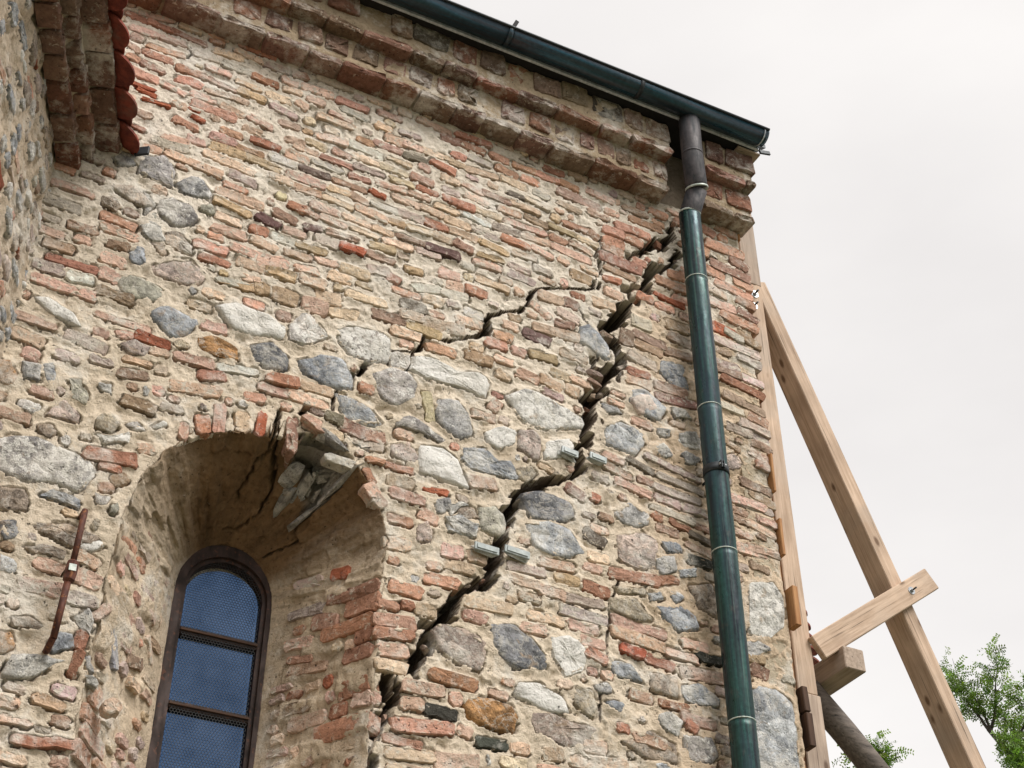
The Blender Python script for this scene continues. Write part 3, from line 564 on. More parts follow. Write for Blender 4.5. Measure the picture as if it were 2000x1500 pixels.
(1.789,5.715,0.11,0.044,0.05,'k'),(1.863,5.603,0.17,0.041,-0.06,'y'),(1.954,5.657,0.216,0.052,0.12,'b'),(2.086,5.913,0.091,0.046,-0.03,'r'),(1.759,5.775,0.118,0.033,-0.0,'o'),
(1.856,5.839,0.131,0.036,0.25,'w'),(1.981,5.857,0.123,0.036,0.12,'w'),(2.057,5.725,0.122,0.044,0.07,'b'),(2.084,5.779,0.099,0.049,-0.1,'W'),(2.204,5.719,0.108,0.045,-0.06,'o'),
(2.172,5.659,0.107,0.044,-0.07,'o'),(2.1,5.546,0.12,0.043,0.02,'y'),(1.926,5.529,0.133,0.038,0.03,'o'),(1.953,5.965,0.107,0.053,-0.01,'o2'),(1.766,5.552,0.124,0.038,0.01,'b'),
(1.16,5.704,0.133,0.054,0.27,'p'),(1.206,5.653,0.11,0.042,-0.01,'y'),(1.313,5.726,0.089,0.042,0.1,'p'),(1.344,5.668,0.113,0.055,-0.09,'p'),(1.459,5.739,0.083,0.043,0.07,'b'),
(1.52,5.798,0.124,0.044,-0.05,'b'),(1.621,5.847,0.086,0.044,0.13,'m'),(1.696,5.835,0.05,0.035,-0.29,'o'),(1.882,5.781,0.081,0.04,-0.08,'b'),(1.788,5.658,0.102,0.039,0.02,'b'),
(1.983,5.905,0.066,0.046,-0.04,'p'),(1.779,4.817,0.1,0.036,-0.01,'b'),(1.811,4.756,0.143,0.039,-0.02,'o2'),(2.129,4.918,0.107,0.049,0.15,'o2'),(1.665,4.877,0.064,0.018,0.07,'r'),
(1.772,4.879,0.108,0.021,0.02,'r'),(1.666,4.744,0.051,0.05,-0.76,'p'),(1.697,4.703,0.046,0.042,-0.64,'p'),(1.137,5.547,0.05,0.049,0.04,'y'),(1.652,4.802,0.062,0.025,-1.03,'r'),
(1.636,4.948,0.115,0.044,0.18,'g'),(1.927,4.82,0.095,0.022,0.05,'R'),(1.883,5.216,0.132,0.036,-1.36,'y2'),(2.179,5.322,0.055,0.058,-0.53,'p'),(1.41,5.035,0.071,0.03,-0.12,'k'),
(1.489,5.021,0.059,0.041,-0.23,'k'),(0.401,5.256,0.235,0.04,-0.02,'p'),(0.407,5.378,0.179,0.037,0.03,'r'),(0.583,5.291,0.131,0.041,-0.05,'n'),(0.322,5.068,0.163,0.031,-0.11,'p'),
(0.323,4.984,0.107,0.044,-0.14,'p'),(0.52,5.043,0.148,0.042,-0.11,'m'),(0.634,5.181,0.207,0.029,-0.01,'p'),(0.754,5.136,0.124,0.036,-0.02,'R'),(0.972,5.287,0.089,0.042,-0.0,'p'),
(0.92,5.099,0.145,0.036,0.03,'p'),(0.997,5.056,0.089,0.04,0.22,'r'),(0.941,4.973,0.188,0.043,0.14,'p'),(0.549,5.376,0.067,0.045,-0.11,'p'),(0.33,5.324,0.107,0.04,0.02,'m'),
(0.949,5.443,0.083,0.031,-0.02,'b'),(0.907,5.369,0.075,0.039,0.05,'b'),(0.649,5.125,0.051,0.036,0.21,'p'),(0.786,5.091,0.058,0.025,0.09,'b'),(0.687,4.582,0.172,0.045,0.11,'r'),
(0.693,4.541,0.066,0.025,-0.01,'r'),(0.695,4.459,0.041,0.034,0.3,'n'),(0.732,4.503,0.049,0.038,0.44,'n'),(0.448,5.322,0.088,0.048,0.12,'W'),(1.088,5.12,0.141,0.033,0.13,'W'),
(0.747,4.83,0.114,0.041,-0.06,'n'),(0.708,4.957,0.1,0.035,0.2,'n'),(0.566,5.105,0.044,0.032,0.01,'p'),(1.036,5.533,0.155,0.032,0.06,'y'),(0.666,3.518,0.181,0.03,0.11,'r'),
(0.554,4.023,0.123,0.042,0.01,'p'),(0.566,4.109,0.085,0.04,-0.1,'p'),(0.697,4.096,0.074,0.052,-0.27,'p'),(0.689,4.014,0.091,0.039,-0.09,'m'),(0.564,3.566,0.088,0.022,-0.04,'p'),
(0.72,3.466,0.042,0.034,-0.06,'p'),(0.535,3.619,0.053,0.03,-0.1,'p'),(0.652,3.647,0.093,0.031,-0.15,'y'),(0.71,3.874,0.036,0.054,-0.09,'r'),(0.709,3.789,0.031,0.08,-0.15,'r'),
(0.581,3.449,0.072,0.029,-0.1,'b'),(0.76,3.991,0.032,0.073,-0.63,'p'),(0.68,4.163,0.065,0.041,-0.35,'p'),(0.847,3.679,0.043,0.037,0.22,'p'),(0.989,4.826,0.052,0.079,0.11,'r'),
(1.047,4.869,0.043,0.115,0.07,'o'),(1.134,4.883,0.047,0.072,0.14,'b'),(1.207,4.9,0.034,0.09,-0.01,'R'),(0.924,4.775,0.034,0.069,0.06,'o2'),(1.329,4.893,0.045,0.133,0.07,'r2'),
(1.392,4.968,0.087,0.057,-0.23,'o2'),(2.841,3.971,0.134,0.039,-0.02,'p'),(2.032,4.033,0.162,0.026,-0.02,'r'),(1.527,4.839,0.104,0.03,-0.02,'w'),(3.523,7.002,0.095,0.058,-0.02,'g'),
]
STONES = [
('lgp',[(0.576,6.042),(0.621,6.045),(0.656,6.08),(0.683,6.06),(0.717,5.999),(0.718,5.917),(0.622,5.936),(0.571,5.938)]),
('gy',[(0.725,5.946),(0.796,6.021),(0.831,6.022),(0.878,5.961),(0.87,5.928),(0.826,5.916),(0.758,5.911)]),
('dgp',[(0.677,5.828),(0.726,5.862),(0.8,5.855),(0.844,5.794),(0.83,5.76),(0.752,5.717),(0.684,5.751)]),
('lg',[(0.622,5.668),(0.65,5.7),(0.697,5.69),(0.726,5.636),(0.677,5.604),(0.637,5.63)]),('br',[(0.72,5.677),(0.787,5.701),(0.837,5.645),(0.843,5.603),(0.784,5.606),(0.727,5.625)]),
('gb',[(0.605,5.513),(0.627,5.56),(0.656,5.556),(0.679,5.485),(0.646,5.466),(0.607,5.487)]),
('pk',[(0.699,5.488),(0.775,5.555),(0.838,5.574),(0.903,5.525),(0.893,5.478),(0.84,5.445),(0.709,5.45)]),
('br',[(0.479,5.817),(0.564,5.856),(0.61,5.826),(0.658,5.785),(0.624,5.764),(0.556,5.773)]),('gy',[(0.606,5.853),(0.636,5.844),(0.664,5.799),(0.63,5.727)]),
('gr',[(0.839,5.879),(0.887,5.907),(0.906,5.862),(0.883,5.841),(0.843,5.851)]),('gy',[(0.466,5.973),(0.496,6.017),(0.541,6.022),(0.553,5.974),(0.488,5.937)]),
('br',[(0.679,5.593),(0.721,5.612),(0.744,5.567),(0.718,5.55)]),('br',[(0.458,5.75),(0.509,5.762),(0.537,5.719),(0.52,5.695),(0.465,5.709)]),
('gr',[(0.585,5.357),(0.612,5.411),(0.689,5.408),(0.756,5.383),(0.742,5.317),(0.659,5.301),(0.597,5.319)]),
('gb',[(0.727,5.268),(0.776,5.317),(0.852,5.3),(0.914,5.286),(0.872,5.202),(0.816,5.176),(0.75,5.226)]),
('wt',[(0.305,5.167),(0.361,5.181),(0.455,5.144),(0.495,5.095),(0.458,5.096),(0.367,5.118)]),('am',[(0.918,5.207),(0.975,5.241),(1.073,5.215),(1.087,5.161),(1.007,5.148),(0.932,5.153)]),
('wt',[(0.969,5.389),(1.034,5.433),(1.126,5.422),(1.202,5.407),(1.258,5.383),(1.249,5.324),(1.149,5.307),(1.028,5.308)]),
('dg',[(1.125,5.247),(1.204,5.289),(1.242,5.26),(1.276,5.239),(1.278,5.181),(1.197,5.152),(1.147,5.179)]),
('lgb',[(3.369,4.322),(3.45,4.327),(3.536,4.292),(3.542,4.09),(3.522,3.958),(3.296,3.914),(3.337,4.299)]),
('wtg',[(3.381,4.801),(3.517,4.84),(3.557,4.778),(3.541,4.627),(3.448,4.544),(3.351,4.544)]),
('dg',[(2.168,4.301),(2.269,4.324),(2.345,4.278),(2.409,4.208),(2.402,4.16),(2.258,4.137),(2.184,4.201)]),('gy',[(3.29,4.494),(3.395,4.531),(3.468,4.502),(3.357,4.429)]),
('pk',[(2.843,5.585),(2.939,5.642),(2.988,5.578),(2.891,5.511)]),('wtp',[(1.269,5.411),(1.313,5.486),(1.357,5.48),(1.436,5.412),(1.341,5.332),(1.27,5.332)]),
('sp',[(1.464,5.468),(1.539,5.511),(1.629,5.522),(1.699,5.494),(1.698,5.377),(1.618,5.343),(1.521,5.352),(1.481,5.403)]),
('gb',[(1.324,5.248),(1.401,5.303),(1.501,5.322),(1.542,5.267),(1.551,5.185),(1.463,5.171),(1.347,5.188)]),
('dgp',[(1.629,5.29),(1.7,5.347),(1.79,5.349),(1.83,5.301),(1.818,5.236),(1.739,5.166),(1.68,5.179)]),
('wt',[(1.801,5.442),(1.87,5.467),(2.003,5.435),(2.113,5.466),(2.154,5.435),(2.131,5.341),(2.021,5.36),(1.866,5.35),(1.789,5.375)]),
('gy',[(1.923,5.264),(2.007,5.285),(2.055,5.231),(2.08,5.136),(2.012,5.097),(1.919,5.159)]),
('dgp',[(1.742,5.108),(1.8,5.136),(1.876,5.11),(1.959,5.071),(1.938,5.047),(1.84,5.073),(1.752,5.069)]),
('wt',[(1.85,5.01),(1.953,5.035),(2.014,4.997),(2.069,4.875),(1.943,4.877),(1.855,4.881)]),('wtp',[(1.703,5.424),(1.755,5.447),(1.789,5.451),(1.774,5.369),(1.707,5.354)]),
('lgb',[(1.486,5.145),(1.551,5.143),(1.64,5.114),(1.686,5.063),(1.659,5.038),(1.53,5.035)]),('pk',[(1.728,4.97),(1.806,5.012),(1.845,4.951),(1.832,4.906),(1.738,4.924)]),
('gy',[(1.932,4.778),(1.982,4.801),(1.999,4.742),(1.941,4.725)]),('gb',[(2.037,5.061),(2.145,5.091),(2.189,5.044),(2.254,5.06),(2.302,4.991),(2.228,4.977),(2.07,4.974),(2.036,5.0)]),
('wt',[(2.136,5.169),(2.214,5.225),(2.28,5.218),(2.271,5.156),(2.201,5.105),(2.141,5.123)]),('pk',[(2.294,5.232),(2.361,5.254),(2.392,5.221),(2.387,5.122),(2.364,5.105),(2.285,5.137)]),
('gr',[(2.115,4.801),(2.19,4.828),(2.224,4.802),(2.233,4.729),(2.204,4.69),(2.119,4.701)]),('lg',[(1.965,4.708),(2.046,4.723),(2.112,4.716),(2.101,4.656),(1.999,4.666)]),
('gy',[(1.926,4.78),(1.979,4.791),(1.976,4.738),(1.936,4.717)]),('br',[(2.025,4.765),(2.09,4.785),(2.116,4.744),(2.067,4.725),(2.025,4.739)]),
('yl',[(2.271,5.028),(2.346,5.07),(2.372,5.041),(2.323,4.983),(2.284,4.994)]),('lg',[(1.98,4.769),(2.028,4.797),(2.07,4.792),(2.021,4.764),(1.993,4.721)]),
('pk',[(1.856,4.633),(1.898,4.671),(1.916,4.625),(1.909,4.58),(1.859,4.566)]),
('wtg',[(2.226,5.388),(2.307,5.453),(2.364,5.464),(2.504,5.43),(2.607,5.392),(2.597,5.344),(2.402,5.27),(2.306,5.281)]),
('gb',[(2.601,5.911),(2.644,5.948),(2.696,5.912),(2.746,5.852),(2.756,5.781),(2.699,5.775),(2.6,5.826)]),
('gb',[(3.023,5.874),(3.154,5.903),(3.148,5.83),(3.17,5.758),(3.095,5.741),(3.018,5.803)]),('gb',[(2.837,5.631),(2.928,5.672),(3.039,5.596),(2.988,5.512),(2.9,5.52),(2.842,5.575)]),
('lgb',[(2.709,5.399),(2.792,5.446),(2.903,5.419),(2.908,5.365),(2.851,5.284),(2.717,5.303)]),('gy',[(2.701,5.517),(2.778,5.516),(2.803,5.496),(2.725,5.469)]),
('lg',[(3.058,5.612),(3.13,5.618),(3.163,5.581),(3.081,5.563)]),('pk',[(2.29,5.223),(2.362,5.256),(2.389,5.195),(2.377,5.13),(2.305,5.133)]),
('wt',[(2.418,5.213),(2.533,5.269),(2.556,5.232),(2.497,5.161),(2.408,5.124)]),('lg',[(3.092,5.482),(3.185,5.522),(3.197,5.451),(3.106,5.43)]),
('gy',[(2.976,5.471),(3.048,5.485),(3.036,5.444),(2.982,5.436)]),('dg',[(2.303,4.919),(2.389,4.961),(2.533,4.94),(2.546,4.88),(2.499,4.839),(2.337,4.818)]),
('lgb',[(2.322,4.782),(2.428,4.824),(2.519,4.808),(2.582,4.717),(2.505,4.675),(2.366,4.682)]),('gy',[(2.738,4.963),(2.811,5.035),(2.906,4.997),(2.897,4.95),(2.836,4.916),(2.742,4.937)]),
('pk',[(2.737,4.85),(2.857,4.906),(2.941,4.876),(2.921,4.743),(2.824,4.716),(2.742,4.735)]),('gb',[(2.952,4.879),(3.029,4.896),(3.058,4.855),(2.981,4.834)]),
('gy',[(2.924,4.786),(3.013,4.827),(3.024,4.76),(2.94,4.717)]),('yl',[(2.71,4.603),(2.861,4.633),(2.859,4.602),(2.734,4.574)]),
('lgb',[(2.881,4.618),(2.946,4.646),(2.953,4.607),(2.889,4.58)]),('lgb',[(2.978,4.654),(3.051,4.643),(3.005,4.6)]),
('yl',[(2.692,4.548),(2.815,4.571),(2.893,4.5),(2.82,4.472),(2.689,4.498)]),('gb',[(2.908,4.564),(3.027,4.6),(3.098,4.562),(3.115,4.516),(3.016,4.476),(2.946,4.514)]),
('wt',[(2.419,4.304),(2.506,4.331),(2.572,4.295),(2.559,4.198),(2.482,4.153),(2.436,4.225)]),('wt',[(2.276,4.088),(2.369,4.109),(2.47,4.069),(2.497,4.013),(2.395,3.999),(2.267,4.032)]),
('gb',[(2.669,4.271),(2.777,4.268),(2.824,4.213),(2.715,4.207)]),('br',[(2.857,4.258),(2.979,4.268),(2.976,4.173),(2.862,4.184)]),
('gb',[(2.996,4.234),(3.091,4.265),(3.17,4.216),(3.161,4.181),(3.011,4.171)]),('lg',[(2.885,4.088),(2.946,4.111),(2.994,4.084),(2.968,4.015),(2.892,4.044)]),
('br',[(2.721,3.946),(2.841,4.015),(2.955,3.977),(2.96,3.906),(2.814,3.903)]),('dgp',[(2.989,4.029),(3.122,4.047),(3.151,3.981),(3.111,3.937),(3.01,3.925)]),
('brl',[(2.326,3.98),(2.441,3.992),(2.618,3.977),(2.578,3.912),(2.493,3.873),(2.357,3.896)]),('gb',[(2.661,4.093),(2.734,4.101),(2.726,4.054),(2.669,4.068)]),
('yl',[(2.528,4.127),(2.595,4.124),(2.616,4.057),(2.6,4.008),(2.526,4.046)]),('gy',[(2.605,4.145),(2.664,4.167),(2.682,4.135),(2.624,4.121)]),
('lgb',[(3.029,4.762),(3.119,4.797),(3.115,4.753),(3.037,4.727)]),('br',[(3.078,4.701),(3.19,4.742),(3.216,4.675),(3.197,4.587),(3.123,4.61)]),
('pk',[(3.333,5.441),(3.393,5.471),(3.424,5.429),(3.394,5.393),(3.336,5.369)]),('gy',[(3.09,5.368),(3.117,5.392),(3.189,5.369),(3.167,5.342),(3.116,5.331)]),
('wt',[(3.077,5.446),(3.15,5.486),(3.206,5.489),(3.2,5.424),(3.124,5.415)]),('lg',[(2.962,5.368),(3.004,5.397),(3.049,5.345),(3.008,5.321),(2.97,5.334)]),
('brl',[(1.931,4.214),(1.977,4.254),(2.082,4.252),(2.159,4.214),(2.126,4.089),(2.036,4.109),(1.96,4.145)]),
('am',[(2.067,3.948),(2.093,3.994),(2.168,3.997),(2.258,3.991),(2.286,3.95),(2.272,3.888),(2.17,3.879),(2.088,3.907)]),
('lgb',[(1.97,4.711),(2.035,4.738),(2.102,4.702),(2.096,4.654),(1.987,4.654)]),
('big',[(0.3,4.526),(0.342,4.562),(0.434,4.583),(0.542,4.561),(0.634,4.54),(0.651,4.501),(0.615,4.41),(0.506,4.425),(0.421,4.399),(0.322,4.422)]),
('gb',[(0.396,4.885),(0.435,4.906),(0.45,4.857),(0.445,4.795),(0.419,4.825)]),('gy',[(0.325,4.872),(0.387,4.881),(0.395,4.81),(0.344,4.805)]),
('gr',[(0.492,4.858),(0.533,4.866),(0.57,4.812),(0.568,4.764),(0.517,4.78)]),('yl',[(0.617,4.728),(0.66,4.756),(0.698,4.723),(0.674,4.675),(0.62,4.677)]),
('pk',[(0.467,4.736),(0.493,4.765),(0.56,4.715),(0.555,4.687),(0.441,4.681)]),('am',[(0.25,4.858),(0.286,4.858),(0.323,4.804),(0.31,4.767),(0.271,4.759)]),
('gb',[(0.488,4.359),(0.522,4.394),(0.621,4.381),(0.617,4.344)]),('br',[(0.356,4.354),(0.432,4.366),(0.447,4.341),(0.453,4.289),(0.373,4.271)]),
('pk',[(0.64,5.073),(0.69,5.114),(0.749,5.1),(0.734,5.051),(0.68,5.038)]),('br',[(0.43,4.632),(0.469,4.645),(0.495,4.616),(0.469,4.588),(0.436,4.602)]),
('wt',[(0.624,4.658),(0.686,4.666),(0.743,4.711),(0.741,4.658),(0.66,4.632)]),('wt',[(0.808,4.753),(0.846,4.793),(0.86,4.777),(0.82,4.744)]),
('lg',[(0.597,4.875),(0.639,4.884),(0.646,4.839),(0.607,4.845)]),('wtp',[(0.659,4.423),(0.717,4.422),(0.702,4.387),(0.665,4.389)]),
('br',[(0.476,4.256),(0.596,4.278),(0.714,4.259),(0.685,4.23),(0.611,4.196),(0.51,4.226)]),('wt',[(0.653,4.218),(0.711,4.248),(0.725,4.228),(0.69,4.199),(0.663,4.194)]),
('lgb',[(0.406,4.112),(0.459,4.095),(0.465,4.065),(0.419,4.052)]),('br',[(0.474,4.157),(0.535,4.181),(0.61,4.17),(0.604,4.142),(0.51,4.141)]),
('br',[(0.482,3.902),(0.543,3.917),(0.585,3.897),(0.578,3.877),(0.499,3.87)]),('am',[(0.458,3.842),(0.499,3.846),(0.518,3.803),(0.488,3.772),(0.472,3.774)]),
('gb',[(0.629,3.89),(0.68,3.884),(0.692,3.845),(0.629,3.806),(0.617,3.845)]),('lg',[(0.514,3.772),(0.579,3.788),(0.675,3.793),(0.584,3.713),(0.493,3.698)]),
('gy',[(0.674,3.945),(0.715,3.993),(0.737,3.948),(0.732,3.897)]),('dg',[(0.383,4.223),(0.429,4.243),(0.448,4.202),(0.412,4.165)]),
('gy',[(0.735,3.819),(0.75,3.829),(0.769,3.779),(0.746,3.786)]),('lg',[(0.746,3.756),(0.78,3.752),(0.785,3.724),(0.756,3.729)]),
('br',[(0.624,3.562),(0.676,3.562),(0.669,3.544),(0.633,3.542)]),
]
CRACKS = [
[(3.141,6.81,0.0156),(3.152,6.716,0.0364),(3.083,6.624,0.0416),(3.008,6.565,0.0416),(2.924,6.515,0.0416),(2.89,6.457,0.0208)],
[(3.194,6.606,0.026),(3.154,6.552,0.0312),(3.103,6.496,0.0364),(3.034,6.427,0.0416),(2.977,6.344,0.0468),(2.953,6.289,0.0468),(2.895,6.253,0.0468),(2.884,6.203,0.0416),(2.905,6.186,0.0312),(2.863,6.132,0.0468),(2.815,6.063,0.0572),(2.772,6.012,0.0572),(2.717,5.936,0.052),(2.753,5.904,0.052),(2.795,5.872,0.052),(2.806,5.822,0.0468),(2.789,5.754,0.0468),(2.744,5.699,0.0416),(2.683,5.632,0.0468)],
[(2.805,5.804,0.026),(2.81,5.747,0.0312),(2.804,5.692,0.0208)],
[(2.675,5.75,0.026),(2.659,5.677,0.0312),(2.678,5.621,0.0468),(2.692,5.589,0.0572),(2.659,5.535,0.0624),(2.626,5.476,0.0624),(2.645,5.427,0.0572),(2.619,5.348,0.052),(2.6,5.29,0.0468),(2.58,5.23,0.0468),(2.591,5.173,0.0468),(2.564,5.118,0.0468),(2.507,5.074,0.0364),(2.451,5.019,0.0468),(2.398,4.985,0.0364),(2.304,4.946,0.0364),(2.288,4.889,0.052),(2.258,4.82,0.0676),(2.249,4.757,0.052),(2.231,4.693,0.0468),(2.205,4.604,0.052),(2.188,4.531,0.0468),(2.128,4.465,0.0468),(2.075,4.418,0.0416),(2.038,4.365,0.0468),(1.996,4.298,0.052),(1.919,4.238,0.0416),(1.901,4.172,0.052),(1.885,4.09,0.0572),(1.877,4.042,0.0364)],
[(1.784,4.0,0.0468),(1.781,3.956,0.052),(1.776,3.893,0.0468),(1.758,3.845,0.052),(1.742,3.802,0.052),(1.735,3.75,0.0468),(1.72,3.694,0.052),(1.683,3.635,0.0624),(1.667,3.605,0.0624)],
[(2.71,6.424,0.026),(2.713,6.294,0.0234),(2.701,6.199,0.0182),(2.629,6.148,0.013),(2.507,6.108,0.013),(2.414,6.061,0.0156),(2.361,6.024,0.0208),(2.304,5.895,0.0208),(2.233,5.861,0.0156),(2.153,5.818,0.0208),(2.149,5.761,0.0312),(2.125,5.708,0.026),(2.069,5.656,0.0234),(2.014,5.632,0.0156),(1.956,5.59,0.0208),(1.935,5.576,0.013)],
[(1.855,5.571,0.0234),(1.83,5.498,0.026),(1.801,5.468,0.0156),(1.795,5.398,0.0182),(1.78,5.366,0.013)],[(1.801,5.468,0.0104),(1.706,5.43,0.0104),(1.701,5.364,0.0156)],
[(1.606,5.337,0.0208),(1.583,5.289,0.0234),(1.555,5.243,0.0234),(1.555,5.179,0.0182)],[(1.484,5.149,0.0156),(1.483,5.056,0.0182)],[(1.383,5.046,0.0208),(1.363,5.005,0.0234)],
[(1.277,4.978,0.0156),(1.276,4.929,0.0182),(1.258,4.864,0.0182)],[(3.33,6.619,0.0208),(3.379,6.664,0.026),(3.49,6.693,0.0208)],
[(2.688,4.493,0.0078),(2.684,4.413,0.0104),(2.669,4.287,0.0078)],[(2.622,4.137,0.0078),(2.633,4.077,0.0104),(2.635,4.015,0.0078)],[(2.749,4.648,0.0052),(2.689,4.516,0.0052)],
[(2.598,6.027,0.0052),(2.648,5.924,0.0052),(2.694,5.757,0.0078)],[(2.732,6.533,0.0052),(2.739,6.436,0.0078)],[(0.666,6.706,0.0104),(0.678,6.737,0.0104),(0.668,6.759,0.0052)],
]
REVEAL_R = [
(0.211,4.355,0.004,4.345,0.052,'r'),(0.136,4.286,0.0,4.283,0.06,'r'),(0.271,4.28,0.165,4.261,0.056,'r2'),(0.229,4.209,0.016,4.212,0.052,'r'),(0.089,4.155,0.016,4.157,0.05,'r'),
(0.382,4.222,0.257,4.205,0.044,'p'),(0.376,4.342,0.226,4.332,0.04,'m'),(0.131,4.091,0.018,4.087,0.05,'r'),(0.209,4.46,0.131,4.453,0.048,'R'),(0.36,4.152,0.251,4.14,0.036,'r2'),
(0.137,3.956,0.02,3.962,0.064,'r'),(0.206,4.017,0.165,4.018,0.04,'R'),(0.168,3.891,0.096,3.892,0.052,'r'),(0.084,3.907,0.006,3.903,0.05,'p'),(0.221,3.817,-0.002,3.818,0.064,'r'),
(0.261,3.742,0.208,3.743,0.056,'p'),(0.187,3.952,0.15,3.954,0.04,'p'),(0.357,3.954,0.233,3.946,0.048,'n'),(0.358,4.103,0.191,4.087,0.04,'n'),(0.311,3.779,0.271,3.777,0.036,'b'),
(0.15,3.746,0.022,3.747,0.04,'b'),(0.329,3.887,0.174,3.883,0.048,'p'),(0.128,4.137,0.088,4.137,0.04,'b'),(0.36,4.468,0.237,4.456,0.04,'m'),
]
REVEAL_L = [
(0.019,4.312,0.143,4.31,0.036,'o'),(0.044,4.263,0.18,4.247,0.032,'p'),(0.185,4.426,0.345,4.395,0.029,'r2'),(0.128,4.091,0.218,4.066,0.036,'p'),(0.158,4.307,0.22,4.29,0.029,'r'),
(-0.013,3.651,0.112,3.631,0.04,'o'),(0.046,4.204,0.089,4.196,0.032,'p'),(0.21,4.241,0.317,4.221,0.032,'p'),(0.177,4.178,0.233,4.177,0.032,'r2'),(0.243,4.47,0.304,4.466,0.024,'m'),
(0.14,3.989,0.218,3.994,0.04,'p'),(0.018,3.722,0.101,3.724,0.048,'p'),(0.02,3.596,0.166,3.585,0.04,'p'),(-0.007,3.519,0.098,3.514,0.044,'r'),(0.26,4.181,0.345,4.185,0.029,'p'),
(0.015,4.116,0.121,4.112,0.036,'b'),(-0.065,4.227,-0.024,4.219,0.032,'r'),(0.073,3.995,0.143,3.859,0.032,'G'),(0.109,3.801,0.301,3.768,0.12,'S'),(0.314,4.11,0.372,4.028,0.024,'b'),
(0.207,3.949,0.315,3.991,0.032,'n'),
]


# ------------------------------------------------------------------ the cracked wall
wall = empty('church_wall', (1.8, 0, 0), 'large cracked wall of mixed brick and rubble stone with an arched window niche', 'wall')
MAIN = Frame((0, 0, 0), (1, 0, 0), (0, -1, 0))
W = Masonry(-.05, 3.565, 3.05, 6.94, .005, 11)
NICHE = [(.745, 2.9), (.75, 3.5), (.755, 4.05), (.77, 4.34), (.80, 4.51), (.862, 4.66), (.983, 4.772), (1.10, 4.83), (1.228, 4.865), (1.42, 4.88), (1.579, 4.849), (1.691, 4.743), (1.733, 4.55), (1.722, 4.307), (1.72, 3.84), (1.70, 3.4), (1.695, 2.9)]
n1, n2 = 150, 240
ol = np.vstack([resample(NICHE[0:4], n1)[:-1], resample(NICHE[3:14], n2), resample(NICHE[13:], n1)[1:]])
aa = np.linspace(np.pi, 0, n2)
il = np.vstack([np.c_[np.full(n1, 1.082), np.linspace(2.9, 4.40, n1)][:-1], np.c_[1.272+.19*np.cos(aa), 4.40+.235*np.sin(aa)], np.c_[np.full(n1, 1.462), np.linspace(4.40, 2.9, n1)][1:]])
KN = len(ol)
CAVP = [(1.350, 4.86), (1.352, 4.905), (1.447, 4.925), (1.494, 4.905), (1.578, 4.868), (1.585, 4.82), (1.45, 4.80)]
sdn = sd_poly(W.U, W.Z, NICHE)+.006*fb(W.U, W.Z, .07, 91, 2); sdc = sd_poly(W.U, W.Z, CAVP)+.006*fb(W.U, W.Z, .03, 92, 2)
W.occ |= sdn < .008; W.occ |= sdc < .004
W.H = W.H*sstep(0, .05, sdn)+(-.004+.004*W.n1)*(1-sstep(0, .05, sdn))
# cracks: distance to the polylines
segs = []
def cell(x, y, sx, sy, s): return _h(np.floor(x/sx), np.floor(y/sy), s)-.5
for c in CRACKS:
    for (a, b) in zip(c[:-1], c[1:]): segs.append((a, b))
gap = np.full(W.U.shape, 9.0)
wob = .009*fb(W.U, W.Z, .045, 71, 2)
q1, q2 = .010*fb(W.U, W.Z, .06, 88, 2), .010*fb(W.U, W.Z, .06, 89, 2)
wx, wz = .008*fb(W.U, W.Z, .05, 81, 2)+.044*cell(W.U+q1, W.Z+.06*W.U+q2, .9, .047, 85), .008*fb(W.U, W.Z, .05, 83, 2)+.034*cell(W.U+q2, W.Z+q1, .085, .9, 87)
for (a, b) in segs:
    lo = np.minimum(a[:2], b[:2])-.08; hi = np.maximum(a[:2], b[:2])+.08
    sl = (slice(np.searchsorted(W.z, lo[1]), np.searchsorted(W.z, hi[1])), slice(np.searchsorted(W.u, lo[0]), np.searchsorted(W.u, hi[0])))
    if W.U[sl].size == 0: continue
    big = min(1, max(a[2], b[2])/.035)
    x, y = W.U[sl]+wx[sl]*big-a[0], W.Z[sl]+wz[sl]*big-a[1]; ex, ey = b[0]-a[0], b[1]-a[1]
    t = np.clip((x*ex+y*ey)/(ex*ex+ey*ey+1e-9), 0, 1); hw = (a[2]+(b[2]-a[2])*t)/2; hw = np.where(hw < .013, hw*.74, hw*(1.35 if a[1] > 5.62 else 1.05))
    gap[sl] = np.minimum(gap[sl], np.hypot(x-ex*t, y-ey*t)-hw+wob[sl]*np.minimum(1, hw/.014))
W.occ |= gap < .004
def crack_free(u, z):
    i, j = int(round((z-W.z[0])/W.st)), int(round((u-W.u[0])/W.st))
    return not (0 <= i < W.U.shape[0] and 0 <= j < W.U.shape[1]) or gap[i, j] > .0015
BR_ARR = np.array([(b[0], b[1], b[4]) for b in BRICKS if abs(b[4]) < .5 and b[2] > .06])
def angle(u, z):
    w_ = np.exp(-((BR_ARR[:, 0]-u)**2+(BR_ARR[:, 1]-z)**2)/(2*.2**2))+1e-6; return float((w_*BR_ARR[:, 2]).sum()/w_.sum())
for c, P in STONES: W.stone(P, c)
